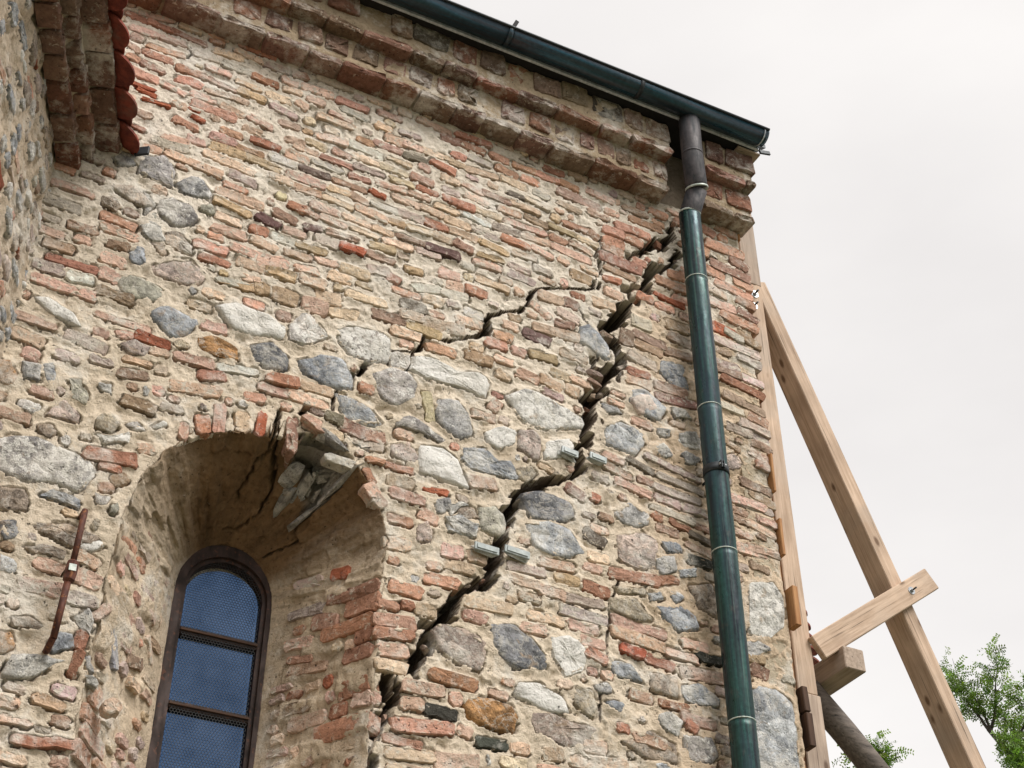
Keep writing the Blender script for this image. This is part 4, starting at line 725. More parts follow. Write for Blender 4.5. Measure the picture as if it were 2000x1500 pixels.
for (u, z, l, t, a, c) in BRICKS:
    t *= 1.02 if (z > 6.1 and u > 2.65) else 1.14; l += .014 if t < .06 else 0
    n = max(3, int(l/.006)); xs = np.linspace(-l/2, l/2, n)
    ok = [crack_free(u+x*math.cos(a), z+x*math.sin(a)) and crack_free(u+x*math.cos(a)-t*.3*math.sin(a), z+x*math.sin(a)+t*.3) and crack_free(u+x*math.cos(a), z+x*math.sin(a)-t*.3) for x in xs]
    i = 0
    while i < n:
        if ok[i]:
            j = i
            while j+1 < n and ok[j+1]: j += 1
            ll = xs[j]-xs[i]
            if ll > .028:
                xm = (xs[i]+xs[j])/2; cut = ll < l-.01
                face = None
                if u > 3.2 and z > 5.6: face = RNG.uniform(.001, .010)
                if z > 6.2 and 2.7 < u < 3.2: face = RNG.uniform(.002, .012)
                if c in 'rR' and RNG.random() < .5: face = RNG.uniform(.003, .012)
                W.brick(u+xm*math.cos(a), z+xm*math.sin(a), ll, t, a, c, face=face, under=(.026 if u > 3.1 else None))
            i = j+1
        else: i += 1
def zone(u, z):
    near = sd_poly(np.array([u]), np.array([z]), NICHE)[0]
    if near < .02: return None
    if z > 5.75 and u < 1.15: return ('brick', list('ppooprpmb'), (.09, .22), (.032, .044))
    if u > 2.95 and z > 6.15: return ('brick', list('ooorop'), (.08, .20), (.032, .042))
    if u > 3.28: return ('brick', list('nmgpmnng'), (.12, .26), (.030, .044))
    if u > 2.75 and z > 5.15: return ('brick', list('npmgnb'), (.08, .20), (.030, .042))
    if u > 2.5:
        if RNG.random() < .18: return ('stone', ['lg', 'lg', 'br', 'lgb', 'pk', 'yl', 'wtp'], (.05, .11), (.035, .06))
        return ('brick', list('ppmnrg'), (.07, .19), (.030, .042))
    if u < .75 and z < 5.75:
        if RNG.random() < .20: return ('stone', ['br', 'pk', 'wtp', 'lg', 'yl', 'gr', 'pk'], (.04, .12), (.03, .06))
        return ('brick', list('ppmngb'), (.08, .20), (.032, .048))
    if z < 5.55:
        if RNG.random() < .10: return ('stone', ['lg', 'wtp', 'pk', 'gy', 'yl'], (.04, .09), (.03, .05))
        return ('brick', list('ppbbomg'), (.08, .18), (.032, .044))
    return ('brick', list('bbbpppymgbow'), (.08, .20), (.030, .044))
W.fill(5000, zone, angle)
W.fill(3000, lambda u, z: (lambda q: None if q is None else (q[0], q[1], (q[2][0]*.55, q[2][1]*.55), (q[3][0]*.62, q[3][1]*.75)))(zone(u, z)), angle)
# crack: a real fissure
for _ in range(1):
    Hb = sum(np.roll(np.roll(W.H, i_, 0), j_, 1) for i_ in (-1, 0, 1) for j_ in (-1, 0, 1))/9
    W.H = np.where(gap < .003, Hb, W.H)
edge = (gap >= 0) & (gap < .006)
W.H = np.where(gap < 0, np.maximum(-.30+.04*cell(W.U+q1, W.Z+.06*W.U+q2, .14, .047, 97), -.040+13.0*gap), W.H)
# broken hollow above the arch
hol = sdc < 0
W.H = np.where(hol, -.16-.03*fb(W.U, W.Z, .04, 95, 2), W.H)
inside = sdn < 0
W.H = np.where(inside, -.022, W.H)
# mortar colour
g1 = fb(W.U, W.Z, .5, 31, 4)
up = sstep(5.0, 6.0, W.Z)[..., None]
cA, cB = np.array([.70, .595, .465]), np.array([.735, .655, .55])
tint = np.zeros(W.U.shape+(4,)); tint[..., :3] = cA*(1-up)+cB*up
rt = (sstep(2.7, 3.1, W.U)*(1-sstep(6.1, 6.5, W.Z)))[..., None]; tint[..., :3] = tint[..., :3]*(1-rt)+np.array([.66, .515, .37])*rt
tint[..., :3] *= (1+.12*g1)[..., None]
hl = hol[..., None]; tint[..., :3] = np.where(hl, np.array([.40, .38, .35]), tint[..., :3])
crack_shade = (gap < .003)[..., None]; tint[..., :3] = np.where(crack_shade, np.array([.15, .115, .085]), tint[..., :3])  # dirt-brown crack interior, darkened further to paint in its shade
tint[..., 3] = 0
W.mortar(MAIN, ~inside, tint, 'mortar', M_MORTAR, wall)
def view_main(u, z):
    v = np.array([u, 0, z])-CAM
    Fl = np.array([math.sin(YAW), math.cos(YAW), 0]); R = np.array([math.cos(YAW), -math.sin(YAW), 0]); F = Fl*math.cos(PITCH)+np.array([0, 0, math.sin(PITCH)]); D = Fl*math.sin(PITCH)-np.array([0, 0, math.cos(PITCH)])
    zz = v@F; return abs(2900*(v@R)/zz) < 1000 and abs(2900*(v@D)/zz) < 750
W.pieces(MAIN, wall, view_main, limit=270)

# niche reveal: splayed sides, arched soffit
TT = np.concatenate([[-.02, -.004, 0.0], np.linspace(0, 1, 84)[1:], np.linspace(1.05, 1.62, 22)])
ctr = np.array([1.22, 4.38])
kk = np.linspace(0, 1, KN)
def loftpt(t):
    tt = min(max(t, 0), 1); P = ol*(1-tt)+il*tt
    y = np.full(KN, .455*t)
    if t < 0: y = np.full(KN, .03 if t < -.01 else .012); P = P+(P-np.c_[np.full(KN, 1.22), np.minimum(P[:, 1], 4.38)])*(.03 if t < -.01 else .006)
    if t > 1: y = np.full(KN, .455+(t-1)*.3)
    return np.c_[P[:, 0], y, P[:, 1]]
LV_ = np.stack([loftpt(t) for t in TT])
outd = np.stack([LV_[..., 0]-1.22, LV_[..., 2]-np.minimum(LV_[..., 2], 4.38)], -1); outd /= np.linalg.norm(outd, axis=-1)[..., None]+1e-9
sarc = np.arange(KN)*.0062; SS, YY = np.meshgrid(sarc, LV_[:, 0, 1])
disp = .020*(_h(np.floor((SS+.008*fb(SS, YY, .09, 231, 2))/.052), np.floor((YY+.01*fb(SS, YY, .08, 233, 2))/.15+.5*(np.floor(SS/.052) % 2)), 235)-.5)+.014*fb(SS, YY*.8, .12, 201, 3)+.010*fb(SS*1.6, YY*.45, .05, 203, 4)+.0045*fb(SS, YY, .014, 205, 2)
tl = TT[:, None]*np.ones((1, KN)); disp *= 1-.88*sstep(.70, .98, tl); kl = np.ones((len(TT), 1))*kk[None]
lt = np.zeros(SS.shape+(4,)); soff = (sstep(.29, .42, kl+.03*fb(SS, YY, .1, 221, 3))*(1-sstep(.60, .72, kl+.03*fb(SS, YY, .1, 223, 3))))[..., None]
lt[..., :3] = np.array([.60, .49, .365])*(1-soff)+np.array([.21, .13, .068])*soff  # soffit tint: soiled plaster, with arch shade painted into the brown
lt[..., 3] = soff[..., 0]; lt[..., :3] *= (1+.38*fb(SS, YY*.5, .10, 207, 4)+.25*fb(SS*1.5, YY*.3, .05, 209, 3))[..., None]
# soffit cracks (arc fraction, depth fraction)
def lcrack(pts, w_, dep):
    global disp
    wobk = .0045*fb(SS, YY, .03, 211, 3)+.003*fb(SS, YY, .012, 212, 2)
    for (a, b) in zip(pts[:-1], pts[1:]):
        sx, sy = (kl+wobk-a[0])*KN*.0062, (tl-a[1])*.52; ex, ey = (b[0]-a[0])*KN*.0062, (b[1]-a[1])*.52
        t = np.clip((sx*ex+sy*ey)/(ex*ex+ey*ey+1e-9), 0, 1); d = np.hypot(sx-ex*t, sy-ey*t)
        disp = np.where(d < w_, disp+dep, disp); lt[..., :3] = np.where((d < w_)[..., None], np.array([.16, .12, .08]), lt[..., :3])
def lpoly(P): return sd_poly(kl*KN*.0062, tl*.52, [(a*KN*.0062, b*.52) for a, b in P])
cav = lpoly([(.511, -.1), (.5642, -.1), (.5800, .203), (.583, .475), (.582, .66), (.566, .50), (.5225, .33), (.5121, .153)])+.008*fb(SS, YY, .04, 213, 2)
inc = cav < 0
disp = np.where(inc, disp+.10+.05*fb(SS, YY, .06, 215, 2), disp)
lt[..., :3] = np.where(inc[..., None], np.array([.42, .40, .37]), lt[..., :3])
lcrack([(.482, -.05), (.486, .136), (.4749, .254), (.4767, .373), (.4711, .492), (.4711, .627)], .006, .07)
lcrack([(.492, -.05), (.4916, .153), (.5065, .339), (.5158, .542), (.5158, .661), (.5065, .78), (.4916, .864), (.4674, .864)], .0075, .08)
lcrack([(.5773, .644), (.6015, .695), (.5978, .814), (.5885, .949)], .005, .05)
LV_[..., 0] += outd[..., 0]*disp; LV_[..., 2] += outd[..., 1]*disp
idx = np.arange(LV_.shape[0]*KN).reshape(-1, KN)
Fc = np.stack([idx[:-1, :-1], idx[1:, :-1], idx[1:, 1:], idx[:-1, 1:]], -1).reshape(-1, 4)
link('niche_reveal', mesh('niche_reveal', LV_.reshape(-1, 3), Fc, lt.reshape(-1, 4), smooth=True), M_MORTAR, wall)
def reveal_bricks(tab, x0, x1, sgn):
    k = (x1-x0)/.455; d = np.array([k, 1, 0]); d /= np.linalg.norm(d); nrm = np.array([-1, k, 0])*sgn; nrm /= np.linalg.norm(nrm)
    if nrm[1] > 0: nrm = -nrm
    for i, (ya, za, yb, zb, th, c) in enumerate(tab):
        th *= 1.15 if sgn > 0 else 1.45
        ya, yb = max(ya, .002), min(max(yb, .002), .44)
        A = np.array([x0+k*ya, ya, za]); B = np.array([x0+k*yb, yb, zb]); l = np.linalg.norm(B-A)
        if l < .03: continue
        rg = np.random.default_rng(4000+i+int(sgn)*50); ax = (B-A)/l; upv = np.cross(nrm, ax); upv *= np.sign(upv[2]); c0 = (A+B)/2
        if c == 'S': continue
        V, Fc = slab(brick_outline(l, th, rg), .008 if c != 'S' else .02, -.05, .005, .002, 5000+i)
        Wd = c0+np.outer(V[:, 0], ax)+np.outer(V[:, 1], upv)+np.outer(V[:, 2], nrm)
        if (np.cross(ax, upv)@nrm) < 0: Fc = [f[::-1] for f in Fc]
        link('brick', mesh('brick', Wd, Fc, btint(c)), M_BRICK, wall)
reveal_bricks(REVEAL_R, 1.722, 1.462, 1)
reveal_bricks(REVEAL_L, .755, 1.082, -1)
def reveal_rows(tab, x0, x1, sgn, codes):
    done = [((a+c)/2, (b_+d)/2, abs(c-a)/2, th/2) for a, b_, c, d, th, _ in tab]; new = []
    for _ in range(1500):
        l = RNG.uniform(.05, .14); y = RNG.uniform(.02+l/2*.8, .40-l/2*.3); z = round(RNG.uniform(3.3, 4.36)/.052)*.052+RNG.normal(0, .004); th = RNG.uniform(.030, .040)
        if all(abs(y-q[0]) > (l*.78/2+q[2]+.006) or abs(z-q[1]) > (th/2+q[3]*1.1+.007) for q in done):
            done.append((y, z, l*.78/2, th/2)); new.append((y-l*.39, z+RNG.normal(0, .003), y+l*.39, z+RNG.normal(0, .003), th/1.15 if sgn > 0 else th/1.45, str(RNG.choice(codes))))
    reveal_bricks(new, x0, x1, sgn)
reveal_rows(REVEAL_R, 1.722, 1.462, 1, list('rpnnmpbr')); reveal_rows(REVEAL_L, .755, 1.082, -1, list('ppmbnog'))
# loosened voussoirs and lumps of the broken arch
import bmesh
def rock(c, ax, ay, az, hx, hy, hz, seed, tint_, name='stone', mat=None, parent=wall, np_=15):
    """an angular fragment: hull of points scattered in a box"""
    rg = np.random.default_rng(seed); bm = bmesh.new(); P = rg.uniform(-1, 1, (np_, 3)); P /= np.abs(P).max(1)[:, None]; P *= rg.uniform(.72, 1.12, (np_, 1))
    for p in P: bm.verts.new(np.array(c)+np.array(ax)*hx*p[0]+np.array(ay)*hy*p[1]+np.array(az)*hz*p[2])
    r = bmesh.ops.convex_hull(bm, input=bm.verts); bmesh.ops.delete(bm, geom=[v for v in bm.verts if not v.link_faces], context='VERTS')
    bm.verts.index_update(); V = [tuple(v.co) for v in bm.verts]; Fc = [tuple(v.index for v in f.verts) for f in bm.faces]; bm.free()
    t = np.tile(tint_, (len(V), 1)); t[:, :3] *= rg.uniform(.8, 1.2, (len(V), 1))
    return link(name, mesh(name, V, Fc, t), mat or M_STONE, parent)
def lp(k, t):
    i = int(round(k*(KN-1))); tt = min(max(t, 0), 1); p = ol[i]*(1-tt)+il[i]*tt; return np.array([p[0], .455*t, p[1]])
def between(a, b, out, hy, hz, seed, tint_, name='stone', mat=None):
    a, b = np.array(a), np.array(b); d = b-a; l = np.linalg.norm(d); d /= l
    o_ = np.array([(a[0]+b[0])/2-1.22, 0, (a[2]+b[2])/2-4.38]); o_ -= d*(o_@d); o_ /= np.linalg.norm(o_); s_ = np.cross(d, o_)
    return rock((a+b)/2+o_*out, d, s_, o_, l/2, hy, hz, seed, tint_, name, mat)
WH = np.r_[.50, .48, .45, .15]; GY = np.r_[.42, .40, .37, .1]
between((1.318, -.012, 4.86), lp(.512, .30), .012, .024, .036, 1, btint('r2'), 'brick', M_BRICK)
between(lp(.519, .19), lp(.528, .44), .01, .034, .038, 2, GY); between(lp(.530, .40), lp(.545, .64), .012, .028, .03, 12, GY*.8)
between(lp(.541, .25), lp(.556, .62), .02, .026, .030, 3, GY*.95)
between(lp(.5735, -.03), lp(.577, .36), .002, .014, .04, 4, WH); between(lp(.5765, .30), lp(.578, .68), .0, .011, .032, 14, WH*.95)
between(lp(.566, .0), lp(.572, .42), .065, .024, .030, 5, GY)
between(lp(.545, .05), lp(.552, .35), .085, .03, .03, 6, GY*.8)
rock((1.505, -.004, 4.905), (.96, 0, -.28), (0, 1, 0), (.28, 0, .96), .075, .03, .018, 7, WH)
rock((1.405, -.006, 4.945), (.90, 0, -.42), (0, 1, 0), (.42, 0, .9), .062, .035, .016, 8, btint('o2'), 'brick', M_BRICK)
for i in range(34):
    k, t = RNG.uniform(.528, .574), RNG.uniform(.12, .55)
    between(lp(k, t), lp(k+RNG.uniform(-.006, .006), t+RNG.uniform(.05, .10)), RNG.uniform(.03, .08), RNG.uniform(.008, .016), RNG.uniform(.008, .014), 60+i, GY*RNG.uniform(.8, 1.2))
# rubble caught in the open cracks
for i in range(56):
    c = CRACKS[[1, 3, 3, 4, 3, 0][i % 6]]; j = RNG.integers(0, len(c)-1); f = RNG.random()
    u = c[j][0]*(1-f)+c[j+1][0]*f; z = c[j][1]*(1-f)+c[j+1][1]*f; ww = c[j][2]; e = RNG.choice([-1, 1])*RNG.uniform(.35, .75)*ww
    rock((u+e, RNG.uniform(.03, .12), z+RNG.normal(0, .006)), (1, 0, -.05), (0, 1, 0), (.05, 0, 1), RNG.uniform(.010, .026), RNG.uniform(.012, .03), RNG.uniform(.008, .018), 100+i, np.r_[np.array(PAL[str(RNG.choice(list('rnpbmg')))])*RNG.uniform(.55, 1.0), 0], 'stone', M_BRICK)
rock((2.742, .022, 5.915), (.96, 0, -.2), (0, 1, 0), (.2, 0, .96), .042, .03, .024, 901, btint('n'), 'brick', M_BRICK, wall, 22)
rock((2.672, .012, 5.665), (.97, 0, -.15), (0, 1, 0), (.15, 0, .97), .048, .03, .013, 902, btint('m'), 'brick', M_BRICK, wall, 22)
rock((2.662, .022, 5.618), (.97, 0, -.15), (0, 1, 0), (.15, 0, .97), .048, .03, .015, 903, btint('n'), 'brick', M_BRICK, wall, 22)

# solid behind and below the face
mb = MB()
for x0, x1, y0, y1, z0, z1 in [(-4.5, 3.55, .52, 1.9, 0, 7.35), (-.1, .60, .24, .519, 3, 7.30), (1.80, 3.55, .24, .519, 3, 7.30), (.601, 1.799, .30, .518, 5.05, 7.30), (-4.5, 3.55, .035, .517, 0, 3.04), (-4.5, -.101, .03, .516, 3.041, 7.3), (3.42, 3.552, .006, .238, 3.05, 7.30)]:
    mb.box(((x0+x1)/2, (y0+y1)/2, (z0+z1)/2), (1, 0, 0), (0, 1, 0), (0, 0, 1), (x1-x0)/2, (y1-y0)/2, (z1-z0)/2)
mb.T = [(.50, .42, .31, 0)]*len(mb.V); mb.build('wall_core', M_MORTAR, wall)

# window in the niche
win = MB()
def archpath(r, y, z0, n=28):
    a = np.linspace(math.pi, 0, n); return [(1.278-r, y, z0)]+[(1.278+r*math.cos(q), y, 4.416+r*math.sin(q)) for q in a]+[(1.278+r, y, z0)]
def ring(mb_, r0, r1, y0, y1, z0=3.0):
    A, B = archpath(r0, y0, z0), archpath(r1, y0, z0); C_, D_ = archpath(r0, y1, z0), archpath(r1, y1, z0); n = len(A)
    V = A+B+C_+D_; Fc = []
    for i in range(n-1): Fc += [(i, i+1, n+i+1, n+i), (2*n+i, 3*n+i, 3*n+i+1, 2*n+i+1), (i, 2*n+i, 2*n+i+1, i+1), (n+i, n+i+1, 3*n+i+1, 3*n+i)]
    mb_.add(V, Fc)
ring(win, .165, .215, .455, .54); ring(win, .149, .165, .470, .52)
wf = win.build('window', M_FRAME, wall)
for z, h in ((4.246, .024), (3.951, .024), (3.665, .024), (3.38, .024)):
    MB().box((1.278, .486, z), (1, 0, 0), (0, 1, 0), (0, 0, 1), .1505, .018, h/2+.003, .004).build('glazing_bar', M_FRAME, wf)
    MB().box((1.278, .4635, z), (1, 0, 0), (0, 1, 0), (0, 0, 1), .1485, .004, .004, .001).build('glazing_bead', M_OLD, wf)
zs = [4.258, 3.963, 3.677, 3.392, 3.0]
for i, zt in enumerate([None, 4.234, 3.939, 3.653, 3.368]):
    zb = zs[i]
    if zt is None:
        a = np.linspace(math.pi, 0, 25); P = [(1.278-.150, .494, zb)]+[(1.278+.150*math.cos(q), .494, 4.395+.143*math.sin(q)) for q in a]+[(1.278+.150, .494, zb)]
    else: P = [(1.278-.150, .494, zb), (1.278-.150, .494, zt), (1.278+.150, .494, zt), (1.278+.150, .494, zb)]
    n = len(P); link('glass_pane', mesh('glass_pane', P+[(p[0], .498, p[2]) for p in P], [tuple(range(n)), tuple(range(2*n-1, n-1, -1))]+[(i_, n+i_, n+(i_+1) % n, (i_+1) % n) for i_ in range(n)]), M_GLASS, wf)
wire = MB(); a_ = .0068
def wseg(p, q):
    p, q = np.array(p), np.array(q); d = q-p; d /= np.linalg.norm(d); nn = np.array([-d[1], d[0]])*.0007
    if max(abs(p[0]), abs(q[0])) > .147: return
    for s in (p, q):
        if s[1] > 4.416 and math.hypot(s[0], s[1]-4.416) > .147: return
    P = [(1.278+(p+nn)[0], .4675, (p+nn)[1]), (1.278+(p-nn)[0], .4675, (p-nn)[1]), (1.278+(q-nn)[0], .4675, (q-nn)[1]), (1.278+(q+nn)[0], .4675, (q+nn)[1])]
    m_ = [(1.278+p[0], .4689, p[1]), (1.278+q[0], .4689, q[1])]
    wire.add(P+m_, [(0, 1, 2, 3), (1, 4, 5, 2), (4, 0, 3, 5)])
r3 = math.sqrt(3)
for i in range(-14, 15):
    for j in range(0, 160):
        x = i*a_*r3+(j % 2)*a_*r3/2; z = 3.0+j*1.5*a_
        if z > 4.555: break
        P = [np.array([x+a_*math.sin(q*math.pi/3), z+a_*math.cos(q*math.pi/3)]) for q in range(4)]
        wseg(P[0], P[1]); wseg(P[1], P[2]); wseg(P[2], P[3])
wire.build('wire_mesh', M_WIRE, wf)

# ------------------------------------------------------------------ corbelled cornice
def cornice_mass(name, prof, x0, x1, frame, tint_, parent, seed, st=.012, amp=.008):
    P = resample(prof, int(sum(np.hypot(*np.diff(np.array(prof), axis=0).T))/.009)); nu = int((x1-x0)/st)+1
    u = np.linspace(x0, x1, nu); Un, In = np.meshgrid(u, np.arange(len(P))); d = amp*fb(Un, In*.009, .08, seed, 3)+amp*.5*fb(Un, In*.009, .022, seed+3, 2)
    d[0] = 0; d[-1] = 0
    h = P[:, 0][:, None]+d; z = P[:, 1][:, None]+d*.5
    V = frame(Un.ravel(), z.ravel(), h.ravel()); idx = np.arange(Un.size).reshape(Un.shape)
    Fc = np.stack([idx[:-1, :-1], idx[:-1, 1:], idx[1:, 1:], idx[1:, :-1]], -1).reshape(-1, 4)
    V = list(map(tuple, V)); Fc = [tuple(f) for f in Fc]
    for col, rev in ((0, 1), (nu-1, 0)):
        b0 = len(V); V += [tuple(frame(np.array([u[col]]), np.array([p]), np.array([0.0]))[0]) for p in z[:, col]]
        for i in range(len(P)-1):
            q = (idx[i, col], idx[i+1, col], b0+i+1, b0+i); Fc.append(q if not rev else q[::-1])
    t = np.tile(np.r_[tint_, 0], (len(V), 1)); t[:Un.size, :3] *= (1+.16*fb(Un.ravel(), In.ravel()*.02, .12, seed+7, 3))[:, None]
    return link(name, mesh(name, V, Fc, t, smooth=True), M_MORTAR, parent)
def cbrick(frame, u, zc, l, h, f0, f1, seed, code, parent, tilt=0.0, dark=1.0, jit_=.003, lit_splash=0.0):
    """a cornice brick: rounded box from height f0 (in the wall) to f1 (its face)"""
    rg = np.random.default_rng(seed); V, Fc = slab(brick_outline(l, h, rg), f1, f0, .0045, jit_, seed+1, wavy=rg.normal(0, jit_*.6), rings=2)
    V[:, 2] += V[:, 0]*rg.normal(0, .02)
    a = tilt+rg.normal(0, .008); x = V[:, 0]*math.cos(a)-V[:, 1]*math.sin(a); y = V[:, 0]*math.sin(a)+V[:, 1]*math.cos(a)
    t = np.tile(btint(code), (len(V), 1)); t[:, :3] *= dark*rg.uniform(.85, 1.12, (len(V), 1)); t[:, 3] -= .40; t[-34:, 3] += .22+lit_splash  # body darkened for underside shade; paler face is lime splash plus painted light
    return link('brick', mesh('brick', frame(u+x, zc+y, V[:, 2]), Fc, t), M_BRICK, parent)
PROF = [(0, 6.915), (.070, 6.926), (.084, 6.945), (.090, 6.958), (.090, 7.00), (.089, 7.118), (.115, 7.130), (.132, 7.150), (.139, 7.170), (.140, 7.20), (.138, 7.26), (.138, 7.345), (0, 7.35)]
corn = None
for (x0, x1) in ((-.1, 3.085), (3.295, 3.585)):
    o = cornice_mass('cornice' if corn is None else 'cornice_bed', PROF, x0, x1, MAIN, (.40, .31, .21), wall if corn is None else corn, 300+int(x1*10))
    if corn is None: corn = o
sdx = 600
def course(z0, z1, f0, f1, lrange, gaprange, codes, skip=0.0, jit=.004, tj=0.0, lit_splash=0.0):
    global sdx
    for (x0, x1) in ((-.1, 3.09), (3.29, 3.60)):
        x = x0+RNG.uniform(0, .02)
        while x < x1-.05:
            l = RNG.uniform(*lrange); l = min(l, x1-x)
            if x1-(x+l) < .06: l = x1-x
            sdx += 3
            if RNG.random() > skip:
                cbrick(MAIN, x+l/2, (z0+z1)/2+RNG.normal(0, jit*.6), l, (z1-z0)*RNG.uniform(.94, 1.04), f0, f1+RNG.normal(0, jit*.7), sdx, str(RNG.choice(codes)), corn, RNG.normal(0, tj), .58, .003, lit_splash)
            x += l+RNG.uniform(*gaprange)
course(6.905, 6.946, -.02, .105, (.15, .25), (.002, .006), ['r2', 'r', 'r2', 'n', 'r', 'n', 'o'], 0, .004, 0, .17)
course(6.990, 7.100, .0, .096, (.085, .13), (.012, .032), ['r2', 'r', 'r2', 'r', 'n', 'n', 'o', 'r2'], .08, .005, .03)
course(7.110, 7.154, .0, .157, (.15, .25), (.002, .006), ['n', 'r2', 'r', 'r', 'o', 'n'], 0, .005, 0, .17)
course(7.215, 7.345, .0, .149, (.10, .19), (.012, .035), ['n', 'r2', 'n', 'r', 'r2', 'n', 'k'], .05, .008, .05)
# dark recess behind the pipe
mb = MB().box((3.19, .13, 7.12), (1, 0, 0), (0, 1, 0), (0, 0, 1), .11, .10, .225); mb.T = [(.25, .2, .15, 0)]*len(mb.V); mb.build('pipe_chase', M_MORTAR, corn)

# ------------------------------------------------------------------ roof edge, gutter
def rise(x): return (x-2.215)*.018
roof = empty('church_roof', (1.8, .4, 7.4), 'dark metal roof edge with a pale drip strip above the brick cornice', 'roof')
def strip(mb_, y0, y1, z0, z1, x0, x1):
    V = []
    for x in (x0, x1):
        for (y, z) in ((y0, z0), (y1, z0), (y1, z1), (y0, z1)): V.append((x, y, z+rise(x)))
    mb_.add(V, [(0, 1, 2, 3), (7, 6, 5, 4), (0, 4, 5, 1), (1, 5, 6, 2), (2, 6, 7, 3), (3, 7, 4, 0)])
mb = MB(); strip(mb, -.194, .10, 7.350, 7.372, -4.4, 3.60); mb.build('eave_board', M_SOFFIT, roof)
mb = MB(); strip(mb, -.209, -.195, 7.330, 7.348, -4.4, 3.604); mb.build('drip_edge', M_LIP, roof)
mb = MB(); strip(mb, -.206, -.195, 7.349, 7.39, -4.4, 3.60); mb.build('fascia', M_DARKM, roof)
V = [(-4.4, -.20, 7.40+rise(-4.4)), (3.66, -.20, 7.40+rise(3.66)), (3.66, 2.6, 8.9), (-4.4, 2.6, 8.9)]
link('roof_slope', mesh('roof_slope', V+[(a, b, c-.024) for a, b, c in V], [(0, 1, 2, 3), (7, 6, 5, 4), (0, 4, 5, 1), (1, 5, 6, 2), (2, 6, 7, 3), (3, 7, 4, 0)]), M_DARKM, roof)
mb = MB(); mb.box((3.648, -.20, 7.362), (.96, .0, .28), (0, 1, 0), (-.28, 0, .96), .035, .006, .012, .002); mb.build('drip_edge_end', M_DARKM, roof)
mb = MB(); mb.box((3.56, -.10, 7.352), (1, 0, .018), (0, 1, 0), (-.018, 0, 1), .07, .085, .0065, .002); mb.build('verge_board', M_WOOD2, roof)

gut = empty('rain_gutter', (1.8, -.25, 7.37), 'dark blue-green half-round metal gutter running along the eave', 'gutter')
YC, ZC, RG = -.256, 7.378, .054
def trough(x0, x1, r, name, mat, parent, n=20, th=.002, a0=math.pi, a1=2*math.pi):
    V, Fc = [], []
    for x in (x0, x1):
        for rr in (r, r-th):
            for i in range(n+1):
                a = a0+(a1-a0)*i/n; V.append((x, YC+rr*math.cos(a), ZC+rise(x)+rr*math.sin(a)))
    m_ = n+1
    for i in range(n): Fc += [(i, i+1, 2*m_+i+1, 2*m_+i), (m_+i, 3*m_+i, 3*m_+i+1, m_+i+1), (i, m_+i, m_+i+1, i+1), (2*m_+i, 2*m_+i+1, 3*m_+i+1, 3*m_+i)]
    Fc += [(0, 2*m_, 3*m_, m_), (n, m_+n, 3*m_+n, 2*m_+n)]
    me = mesh(name, V, Fc); me.polygons.foreach_set('use_smooth', [k < 4*n for k in range(len(me.polygons))]); return link(name, me, mat, parent)
xs = [-4.4, -1.3, .3, 2.1, 3.600]
for a, b in zip(xs[:-1], xs[1:]): trough(a, b-.0015, RG, 'trough', M_GUT, gut)
for a in xs[1:-1]: trough(a-.012, a+.012, RG+.0025, 'seam_band', M_GUT, gut)
MB().tube([(x, YC-RG-.003, ZC+rise(x)+.003) for x in (-4.4, 0, 1, 2, 3, 3.605)], .0075, 10).build('bead', M_DARKM, gut, True)
V = [(3.602, YC+(RG+.001)*math.cos(a), ZC+rise(3.66)+(RG+.001)*math.sin(a)) for a in np.linspace(math.pi, 2*math.pi, 21)]
link('end_cap', mesh('end_cap', V+[(3.606, y, z) for _, y, z in V], [tuple(range(21)), tuple(range(41, 20, -1))]+[(i, 21+i, 21+(i+1) % 21, (i+1) % 21) for i in range(21)]), M_GUT, gut)
trough(3.577, 3.5835, RG+.0015, 'solder_seam', M_LIP, gut)
for x in (1.42, 2.84, .0): trough(x-.011, x+.011, RG+.004, 'bracket', M_DARKM, gut, th=.003)
for x in (2.115, ):
    MB().box((x, YC-RG-.004, ZC+rise(x)+.03), (.35, 0, .94), (0, 1, 0), (-.94, 0, .35), .032, .004, .010, .001).build('bracket_tab', M_SOFFIT, gut)

# ------------------------------------------------------------------ downpipe
dp = empty('downpipe', (3.197, -.1, 3.5), 'dark green copper downpipe with a kinked top running down the wall', 'downpipe')
PR = .0535
def pipe(pts, r, name, mat, n=28, caps=True): return MB().tube(pts, r, n, caps).build(name, mat, dp, True)
pipe([(3.168, -.215, 7.352), (3.166, -.2145, 7.20), (3.1665, -.2125, 7.12), (3.170, -.209, 7.06), (3.176, -.2025, 7.01), (3.185, -.193, 6.965), (3.195, -.182, 6.93), (3.2035, -.1725, 6.908)], .0545, 'elbow', M_PIPE2)
pipe([(3.1672, -.2118, 7.102), (3.1678, -.2112, 7.092)], .0558, 'seam_band', M_PIPE2)
pipe([(3.2015, -.1735, 6.917), (3.2045, -.1705, 6.907)], .0580, 'solder_ring', M_SOLDER)
pipe([(3.2045, -.170, 6.906), (3.197, -.105, 6.80), (3.197, -.1, 6.79)], .052, 'elbow', M_PIPE2)
pipe([(3.197, -.102, 6.800), (3.197, -.1, 6.790)], .0552, 'solder_ring', M_SOLDER)
zz = [6.795, 6.351, 5.586, 4.837, 4.08, 3.32, 2.5, .15]
for a, b in zip(zz[:-1], zz[1:]):
    pipe([(3.197, -.1, a), (3.197, -.1, a-.03), (3.197, -.1, b+.004), (3.197, -.1, b)], [PR+.0006, PR, PR, PR-.001], 'pipe_section', M_PIPE)
for z in zz[1:-1]: pipe([(3.197, -.1, z+.0035), (3.197, -.1, z+.0015), (3.197, -.1, z-.0015), (3.197, -.1, z-.003)], [PR, PR+.0026, PR+.0024, PR], 'solder_ring', M_SOLDER)
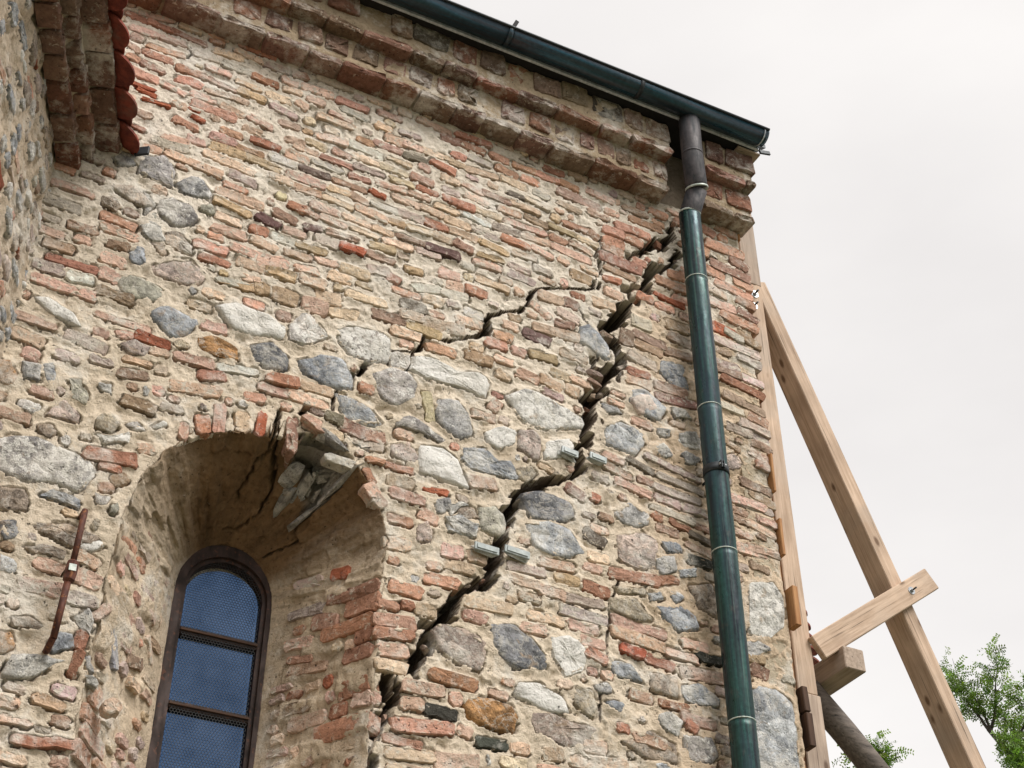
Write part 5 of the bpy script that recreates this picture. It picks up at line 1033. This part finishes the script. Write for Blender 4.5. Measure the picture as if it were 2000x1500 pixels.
br = pipe([(3.197, -.1, 5.262), (3.197, -.1, 5.222)], PR+.004, 'bracket', M_DARKM)
for s in (-1, 1): MB().box((3.185+s*.006, -.165, 5.242), (0, 1, 0), (1, 0, 0), (0, 0, 1), .010, .003, .019, .001).build('clamp_lug', M_DARKM, br)
MB().tube([(3.17, -.166, 5.242), (3.205, -.166, 5.242)], .005, 8).build('clamp_bolt', M_ZINC, br)
MB().tube([(3.197, -.04, 5.242), (3.197, .05, 5.242)], .006, 8).build('wall_pin', M_DARKM, br)

# ------------------------------------------------------------------ polygonal apse at the left with its tiled eave
EX = np.array([-.3300, -.9440, 0]); EX /= np.linalg.norm(EX); EN = np.array([.944, -.33, 0]); EN /= np.linalg.norm(EN)
apse = empty('apse_wall', (.26, -.3, 0), 'rubble side wall at the left edge under a brick eave with red tiles', 'wall')
AF = Frame((.26, 0, 0), EX, EN)
A = Masonry(-.06, 1.9, 3.1, 5.90, .008, 47)
A.H *= 1.3
A.fill(420, lambda u, z: ('stone', ['gb', 'lg', 'lg', 'pk', 'wtp', 'br', 'lgb'], (.07, .16), (.04, .08)), lambda u, z: RNG.normal(0, .25))
A.fill(900, lambda u, z: ('brick', list('prongmR'), (.06, .16), (.022, .036)) if RNG.random() < .5 else ('stone', ['gy', 'lg', 'br', 'pk', 'wt'], (.04, .09), (.03, .05)), lambda u, z: RNG.normal(0, .15))
at_ = np.zeros(A.U.shape+(4,)); at_[..., :3] = np.array([.62, .51, .39])*(1+.14*fb(A.U, A.Z, .3, 57, 4))[..., None]
A.mortar(AF, None, at_, 'mortar', M_MORTAR, apse)
A.pieces(AF, apse, None, 200)
V = [(.24, .0, 0), (.24+EX[0]*1.88, EX[1]*1.88, 0), (-.9, -2.55, 0), (-4.4, -2.55, 0), (-4.4, .02, 0)]
V = [(x-.03, y, z) for x, y, z in V]; n_ = len(V)
link('wall_core', mesh('wall_core', V+[(x, y, 5.845) for x, y, z in V], [tuple(range(n_-1, -1, -1)), tuple(range(n_, 2*n_))]+[(q, (q+1) % n_, n_+(q+1) % n_, n_+q) for q in range(n_)], (.60, .5, .38, 0)), M_MORTAR, apse)
APROF = [(0, 5.860), (.055, 5.872), (.068, 5.90), (.073, 5.918), (.095, 5.936), (.108, 5.965), (.116, 5.995), (.118, 6.008), (.165, 6.022), (.185, 6.04), (.188, 6.065), (0, 6.075)]
ac = cornice_mass('cornice', APROF, -.10, 1.9, AF, (.44, .345, .235), apse, 410)
def acourse(z0, z1, f0, f1, lr, gr, codes):
    global sdx
    x = -.10+RNG.uniform(0, .03)
    while x < 1.85:
        l = RNG.uniform(*lr); sdx += 3
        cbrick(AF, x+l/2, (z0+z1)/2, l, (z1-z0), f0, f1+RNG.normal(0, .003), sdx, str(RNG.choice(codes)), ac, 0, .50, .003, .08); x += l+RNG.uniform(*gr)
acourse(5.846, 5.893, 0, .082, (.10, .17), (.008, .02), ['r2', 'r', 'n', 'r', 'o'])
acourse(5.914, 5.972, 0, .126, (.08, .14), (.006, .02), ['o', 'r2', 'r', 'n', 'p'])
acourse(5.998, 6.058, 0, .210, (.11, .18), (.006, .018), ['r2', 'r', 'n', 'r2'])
aroof = empty('apse_roof', (.3, -.4, 6.1), 'row of round-ended red roof tiles over the brick eave at top left', 'roof')
def tile(frame, u, z, h0, w_, ln, slope, name, parent, mat, th=.013):
    n = 12; P = [(-w_/2, -ln)]+[(-w_/2*math.cos(math.pi*i/n), w_/2*math.sin(math.pi*i/n)) for i in range(n+1)]+[(w_/2, -ln)]
    V = []
    for s_ in (0, th):
        for (x, y) in P:
            hh = h0-w_/2+y; V.append(frame(np.array([u+x]), np.array([z-y*slope+s_]), np.array([hh]))[0])
    k = len(P); Fc = [tuple(range(k)), tuple(range(2*k-1, k-1, -1))]+[(i, k+i, k+(i+1) % k, (i+1) % k) for i in range(k)]
    return link(name, mesh(name, V, Fc), mat, parent)
for i in range(12):
    tile(AF, -.02+i*.178+RNG.normal(0, .004), 6.052+RNG.normal(0, .003), .292+RNG.normal(0, .006), .166+RNG.normal(0, .003), .17, .42+RNG.normal(0, .04), 'roof_tile', aroof, M_TILE)
    tile(AF, .069+i*.178, 6.086, .262+RNG.normal(0, .003), .166, .20, .42, 'roof_tile', aroof, M_TILE)
V = [tuple(AF(np.array([u]), np.array([z]), np.array([h]))[0]) for u, z, h in ((-.1, 6.115, .20), (1.9, 6.115, .20), (1.9, 6.42, -.55), (-.1, 6.42, -.55))]
link('roof_slope', mesh('roof_slope', V+[(a, b, c-.03) for a, b, c in V], [(0, 1, 2, 3), (7, 6, 5, 4), (0, 4, 5, 1), (1, 5, 6, 2), (2, 6, 7, 3), (3, 7, 4, 0)]), M_TILE, aroof)
mb = MB(); mb.box((.565, -.03, 6.03), (.8, -.6, 0), (.6, .8, 0), (0, 0, 1), .03, .006, .022, .002); mb.build('flashing_end', M_DARKM, aroof)

# ------------------------------------------------------------------ timber shoring
def timber(name, a, b, wy, wz, mat, parent=None, ch=.004, side=(0, 1, 0)):
    """box along a->b; its own axis is local X so the grain runs along it"""
    a, b = np.array(a, float), np.array(b, float); d = b-a; l = np.linalg.norm(d); d /= l
    y = np.array(side, float); y -= d*(y@d); y /= np.linalg.norm(y); z = np.cross(d, y)
    mb_ = MB().box((0, 0, 0), (1, 0, 0), (0, 1, 0), (0, 0, 1), l/2, wy/2, wz/2, ch)
    o = link(name, mesh(name, mb_.V, mb_.F), mat)
    M = Matrix(((d[0], y[0], z[0]), (d[1], y[1], z[1]), (d[2], y[2], z[2]))); c = (a+b)/2
    if parent is not None:
        o.parent = parent; o.matrix_parent_inverse = wm(parent).inverted()
    o.location = c; o.rotation_euler = M.to_euler(); return o
def bolt(c, n, r, parent, ln=.035):
    n = np.array(n, float); n /= np.linalg.norm(n); c = np.array(c, float)
    w_ = MB().tube([c, c+n*.003], r, 20).build('washer', M_ZINC, parent)
    b_ = MB().tube([c+n*.0032, c+n*.012], r*.48, 6).build('bolt', M_ZINC, parent)
    MB().tube([c+n*.0121, c+n*ln], r*.22, 8).build('bolt_end', M_DARKM, b_)
post = empty('timber_post', (3.665, .12, 0), 'tall upright sawn timber post against the right end of the wall', 'timber post')
timber('upper_post', (3.668, .12, 6.655), (3.668, .12, 7.20), .12, .108, M_WOOD2, post)
timber('lower_post', (3.672, .12, 4.38), (3.668, .12, 6.652), .12, .100, M_WOOD, post)
timber('post_foot', (3.672, .116, .02), (3.672, .116, 4.376), .128, .112, M_WOOD2, post)
timber('packing_board', (3.590, .11, .02), (3.590, .11, 7.02), .10, .045, M_WOODO, post)
bolt((3.668, .0595, 6.585), (0, -1, 0), .024, post); bolt((3.655, .0595, 6.500), (0, -1, 0), .022, post)
brace = timber('raking_brace', (3.712, .125, 6.69), (5.98, .125, .05), .125, .082, M_WOOD)
setp(brace, 'long diagonal timber brace leaning from the post top down to the right', 'timber brace')
plank = timber('tie_plank', (3.735, .045, 4.595), (4.462, .045, 5.128), .034, .110, M_WOOD)
setp(plank, 'pale plank bolted slantwise across the diagonal brace', 'plank')
bolt((4.318, .0285, 5.022), (0, -1, 0), .019, plank)
beam = timber('waling_beam', (3.896, 0.0, 4.566), (3.896, 1.7, 4.566), .108, .104, M_WOOD2, None, .004, (1, 0, 0))
setp(beam, 'short square beam end jutting forward beside the timber post', 'timber beam')
log = MB().tube([(3.80, .22, 4.50), (3.96, .21, 4.33), (4.4, .2, 3.85), (6.2, .2, 1.9), (7.8, .2, .1)], .056, 14)
lo = link('round_prop', mesh('round_prop', log.V, log.F, smooth=False), M_LOG)
lo.data.polygons.foreach_set('use_smooth', [len(p.vertices) == 4 for p in lo.data.polygons])
setp(lo, 'dark grey round timber prop slanting down below the square beam end', 'timber prop')
p2 = timber('rear_prop', (3.70, .40, 4.70), (4.75, .40, .05), .10, .075, M_WOOD2)
setp(p2, 'lower sloping timber half hidden behind the foot of the post', 'timber prop')
def wedge(a, b, wy, wz, mat, lab):
    o = timber('wooden_wedge', a, b, wy, wz*.72, mat, None, .003); setp(o, lab, 'wedge', 'wooden wedges between wall and post'); return o
wedge((3.588, -.012, 4.63), (3.592, -.012, 4.82), .06, .040, M_WOODO, 'large orange-brown wedge beside the lower part of the post')
wedge((3.573, .004, 5.31), (3.577, .004, 5.52), .05, .018, M_WOODO, 'thin brown wedge highest up between wall and post')
wedge((3.577, .004, 4.98), (3.580, .004, 5.17), .05, .022, M_WOODO, 'thin brown wedge in the middle between wall and post')
wedge((3.594, .01, 4.25), (3.590, .01, 4.36), .06, .040, M_OLD, 'dark weathered lump of wood wedged above another near the bottom')
wedge((3.597, .01, 4.10), (3.597, .01, 4.245), .06, .042, M_OLD, 'lowest dark weathered wedge at the bottom of the post')
wedge((3.566, .02, 6.86), (3.568, .02, 7.01), .05, .022, M_WOODO, 'small orange wedge under the cornice at the top of the post')

# ------------------------------------------------------------------ iron rod, broken crack gauges
rod = empty('iron_tie_rod', (.62, -.08, 4.06), 'rusty iron tie rod with a turnbuckle fixed on the stone left of the window', 'tie rod')
MB().tube([(.630, -.075, 4.30), (.6245, -.085, 4.09)], .0105, 8).build('rod', M_RUST, rod, True)
MB().tube([(.6215, -.085, 4.035), (.615, -.075, 3.82)], .0115, 8).build('rod', M_RUST, rod, True)
MB().tube([(.6255, -.085, 4.098), (.6252, -.085, 4.09), (.6235, -.0855, 4.045), (.6225, -.0855, 4.025), (.6222, -.0855, 4.018)], [.012, .021, .022, .020, .012], 6).build('turnbuckle', M_RUST, rod)
MB().box((.6235, -.1075, 4.062), (1, 0, .05), (0, 1, 0), (-.05, 0, 1), .012, .0012, .012, .0005).build('paint_flake', M_SOLDER, rod)
MB().tube([(.630, -.075, 4.295), (.632, -.03, 4.312), (.632, .05, 4.315)], .0105, 8).build('anchor', M_RUST, rod, True)
MB().tube([(.615, -.075, 3.825), (.612, -.03, 3.81), (.612, .05, 3.805)], .0115, 8).build('anchor', M_RUST, rod, True)
def gauge(c, l, a, lab):
    o = empty('crack_gauge', (c[0], -.02, c[1]), lab, 'crack gauge', 'broken crack gauges'); ca, sa = math.cos(a), math.sin(a)
    MB().box((c[0], -.024, c[1]), (ca, 0, sa), (0, 1, 0), (-sa, 0, ca), l/2, .005, .017, .002).build('plate', M_PLATE, o)
    MB().box((c[0], -.031, c[1]), (ca, 0, sa), (0, 1, 0), (-sa, 0, ca), l/2-.010, .0018, .010, .001).build('raised_strip', M_PLATE, o)
    rock((c[0]-.004, -.009, c[1]-.002), (ca, 0, sa), (0, 1, 0), (-sa, 0, ca), l/2+.004, .012, .022, int(c[0]*100), np.r_[.52, .53, .50, .1], 'plaster_bed', M_MORTAR, o)
gauge((2.516, 5.179), .080, -.10, 'upper grey broken gauge plate left of the wide crack')
gauge((2.652, 5.192), .082, -.10, 'upper grey broken gauge plate right of the wide crack')
gauge((2.137, 4.603), .105, -.03, 'lower grey broken gauge plate left of the wide crack')
gauge((2.268, 4.624), .110, -.06, 'lower grey broken gauge plate right of the wide crack')

# ------------------------------------------------------------------ neighbouring roof, ground, trees
nr = empty('neighbour_roof', (4.6, 1.6, 5.5), 'red scalloped tile edge of a lower roof peeping out behind the post', 'roof')
ND, NN = np.array([.681, .732, 0]), np.array([.732, -.681, 0])
NF = Frame((4.853, 1.374, 0), -ND, NN)
for i in range(-1, 9):
    tile(NF, i*.148, 5.5+RNG.normal(0, .004), .0, .142, .20, .5, 'roof_tile', nr, M_TILE)
    tile(NF, i*.148+.074, 5.535, -.03, .142, .22, .5, 'roof_tile', nr, M_TILE)
def quad_slab(name, P, th, mat, parent, t_=None):
    V = [tuple(NF(np.array([u]), np.array([z]), np.array([h]))[0]) for u, z, h in P]
    return link(name, mesh(name, V+[(a, b_, c-th) for a, b_, c in V], [(0, 1, 2, 3), (7, 6, 5, 4), (0, 4, 5, 1), (1, 5, 6, 2), (2, 6, 7, 3), (3, 7, 4, 0)], t_), mat, parent)
quad_slab('roof_slope', [(-.25, 5.56, -.12), (1.3, 5.56, -.12), (1.3, 6.0, -1.1), (-.25, 6.0, -1.1)], .03, M_TILE, nr)
quad_slab('side_wall', [(-.2, 5.44, -.34), (1.25, 5.44, -.34), (1.25, 5.44, -1.1), (-.2, 5.44, -1.1)], 5.44, M_MORTAR, nr, (.55, .46, .35, 0))
m, nt, b, L = newmat('trodden_gravel_and_grass')
g = N(nt, 'ShaderNodeNewGeometry'); n = N(nt, 'ShaderNodeTexNoise', Scale=.6, Detail=6); L(g.outputs['Position'], n.inputs['Vector'])
n2_ = N(nt, 'ShaderNodeTexNoise', Scale=30, Detail=5); L(g.outputs['Position'], n2_.inputs['Vector'])
c = mixc(nt, ramp(nt, n.outputs[0], [(.42, 0.0), (.58, 1.0)]), (.16, .14, .10), (.05, .075, .02))
L(mixc(nt, 1, c, ramp(nt, n2_.outputs[0], [(.3, (.7, .7, .7)), (.7, (1.25, 1.25, 1.25))]), 'MULTIPLY'), b.inputs['Base Color']); b.inputs['Roughness'].default_value = .95
gr = link('ground', mesh('ground', [(-600, -600, 0), (600, -600, 0), (600, 600, 0), (-600, 600, 0)], [(0, 1, 2, 3)]), m); setp(gr, kind='structure')
m, nt, b, L = newmat('locust_leaf'); M_LEAF = m
oi = N(nt, 'ShaderNodeAttribute', attribute_name='tint'); L(oi.outputs['Color'], b.inputs['Base Color']); b.inputs['Roughness'].default_value = .5
tr = N(nt, 'ShaderNodeBsdfTranslucent'); L(mixc(nt, 1, oi.outputs['Color'], (1.3, 1.5, .5), 'MULTIPLY'), tr.inputs['Color'])
ms = N(nt, 'ShaderNodeMixShader'); ms.inputs[0].default_value = .42; L(b.outputs[0], ms.inputs[1]); L(tr.outputs[0], ms.inputs[2]); L(ms.outputs[0], nt.nodes['Material Output'].inputs['Surface'])
M_BARK = simple('dark_bark', (.060, .048, .038), .9)
def locust(loc, top, spread, nleaf, seed, label, low):
    rg = np.random.default_rng(seed); root = empty('locust_tree', loc, label, 'tree', 'trees beyond the wall'); base = np.array(loc, float)
    trunk = [base+np.array([rg.normal(0, .05*k), rg.normal(0, .05*k), (top-base[2])*.8*k/6]) for k in range(7)]
    MB().tube(trunk, .13, 10, True, .030).build('trunk', M_BARK, root, True)
    limbs = MB(); tips = []
    for i in range(22):
        f = rg.uniform(low, 1); j = f*6; a = int(min(5, j)); p = trunk[a]*(1-(j-a))+trunk[a+1]*(j-a)
        az = rg.uniform(0, 6.283); ln = spread*rg.uniform(.55, 1.1)*(1.25-f*.5); d = np.array([math.cos(az)*.75, math.sin(az)*.75, rg.uniform(.55, 1.3)]); d /= np.linalg.norm(d)
        q = [p]; 
        for k in range(5):
            d = d+rg.normal(0, .16, 3)+np.array([0, 0, .06]); d /= np.linalg.norm(d); q.append(q[-1]+d*ln/5)
            if k >= 1: tips.append((q[-1], d.copy()))
            if k >= 1:
                for _ in range(2):
                    e = d+rg.normal(0, .6, 3); e /= np.linalg.norm(e); tw = [q[-1], q[-1]+e*ln*.14, q[-1]+e*ln*.26+np.array([0, 0, .02])]
                    limbs.tube(tw, .006, 5, False, .002); tips += [(tw[1], e), (tw[2], e)]
        limbs.tube(q, .026, 6, False, .004)
    limbs.build('limb', M_BARK, root, True)
    V, Fc, T = [], [], []
    for _ in range(nleaf):
        p, d = tips[rg.integers(len(tips))]; p = p+rg.normal(0, .03, 3)
        e = d*.5+rg.normal(0, .7, 3)+np.array([0, 0, -.15]); e /= np.linalg.norm(e); s_ = np.cross(e, rg.normal(0, 1, 3)); s_ /= np.linalg.norm(s_); nrm = np.cross(e, s_)
        ln = rg.uniform(.12, .22); col = np.array([.15, .23, .055])*rg.uniform(.35, 1.5)*(1+rg.normal(0, .08, 3))
        for k in range(6):
            for sg in (-1, 1):
                c = p+e*ln*(k+.6)/6-np.array([0, 0, .010*k*.5]); w_ = rg.uniform(.009, .013); l_ = rg.uniform(.036, .056); dr = s_*sg*.9+e*.35+nrm*rg.normal(0, .35); dr /= np.linalg.norm(dr); sd2 = np.cross(dr, nrm); sd2 /= np.linalg.norm(sd2)+1e-9
                b0 = len(V); V += [c, c+dr*l_*.5+sd2*w_, c+dr*l_, c+dr*l_*.5-sd2*w_]; Fc.append((b0, b0+1, b0+2, b0+3)); T += [np.r_[np.clip(col, 0, 1), 1]]*4
    link('crown', mesh('crown', np.array(V), np.array(Fc), np.array(T)), M_LEAF, root)
locust((14.75, 9.0, 0), 13.0, 1.45, 2300, 5, 'airy green locust tree with thin branches right of the brace', .62)
locust((12.85, 9.3, 0), 11.8, .9, 1300, 9, 'lower green tree top showing left of the diagonal brace foot', .7)
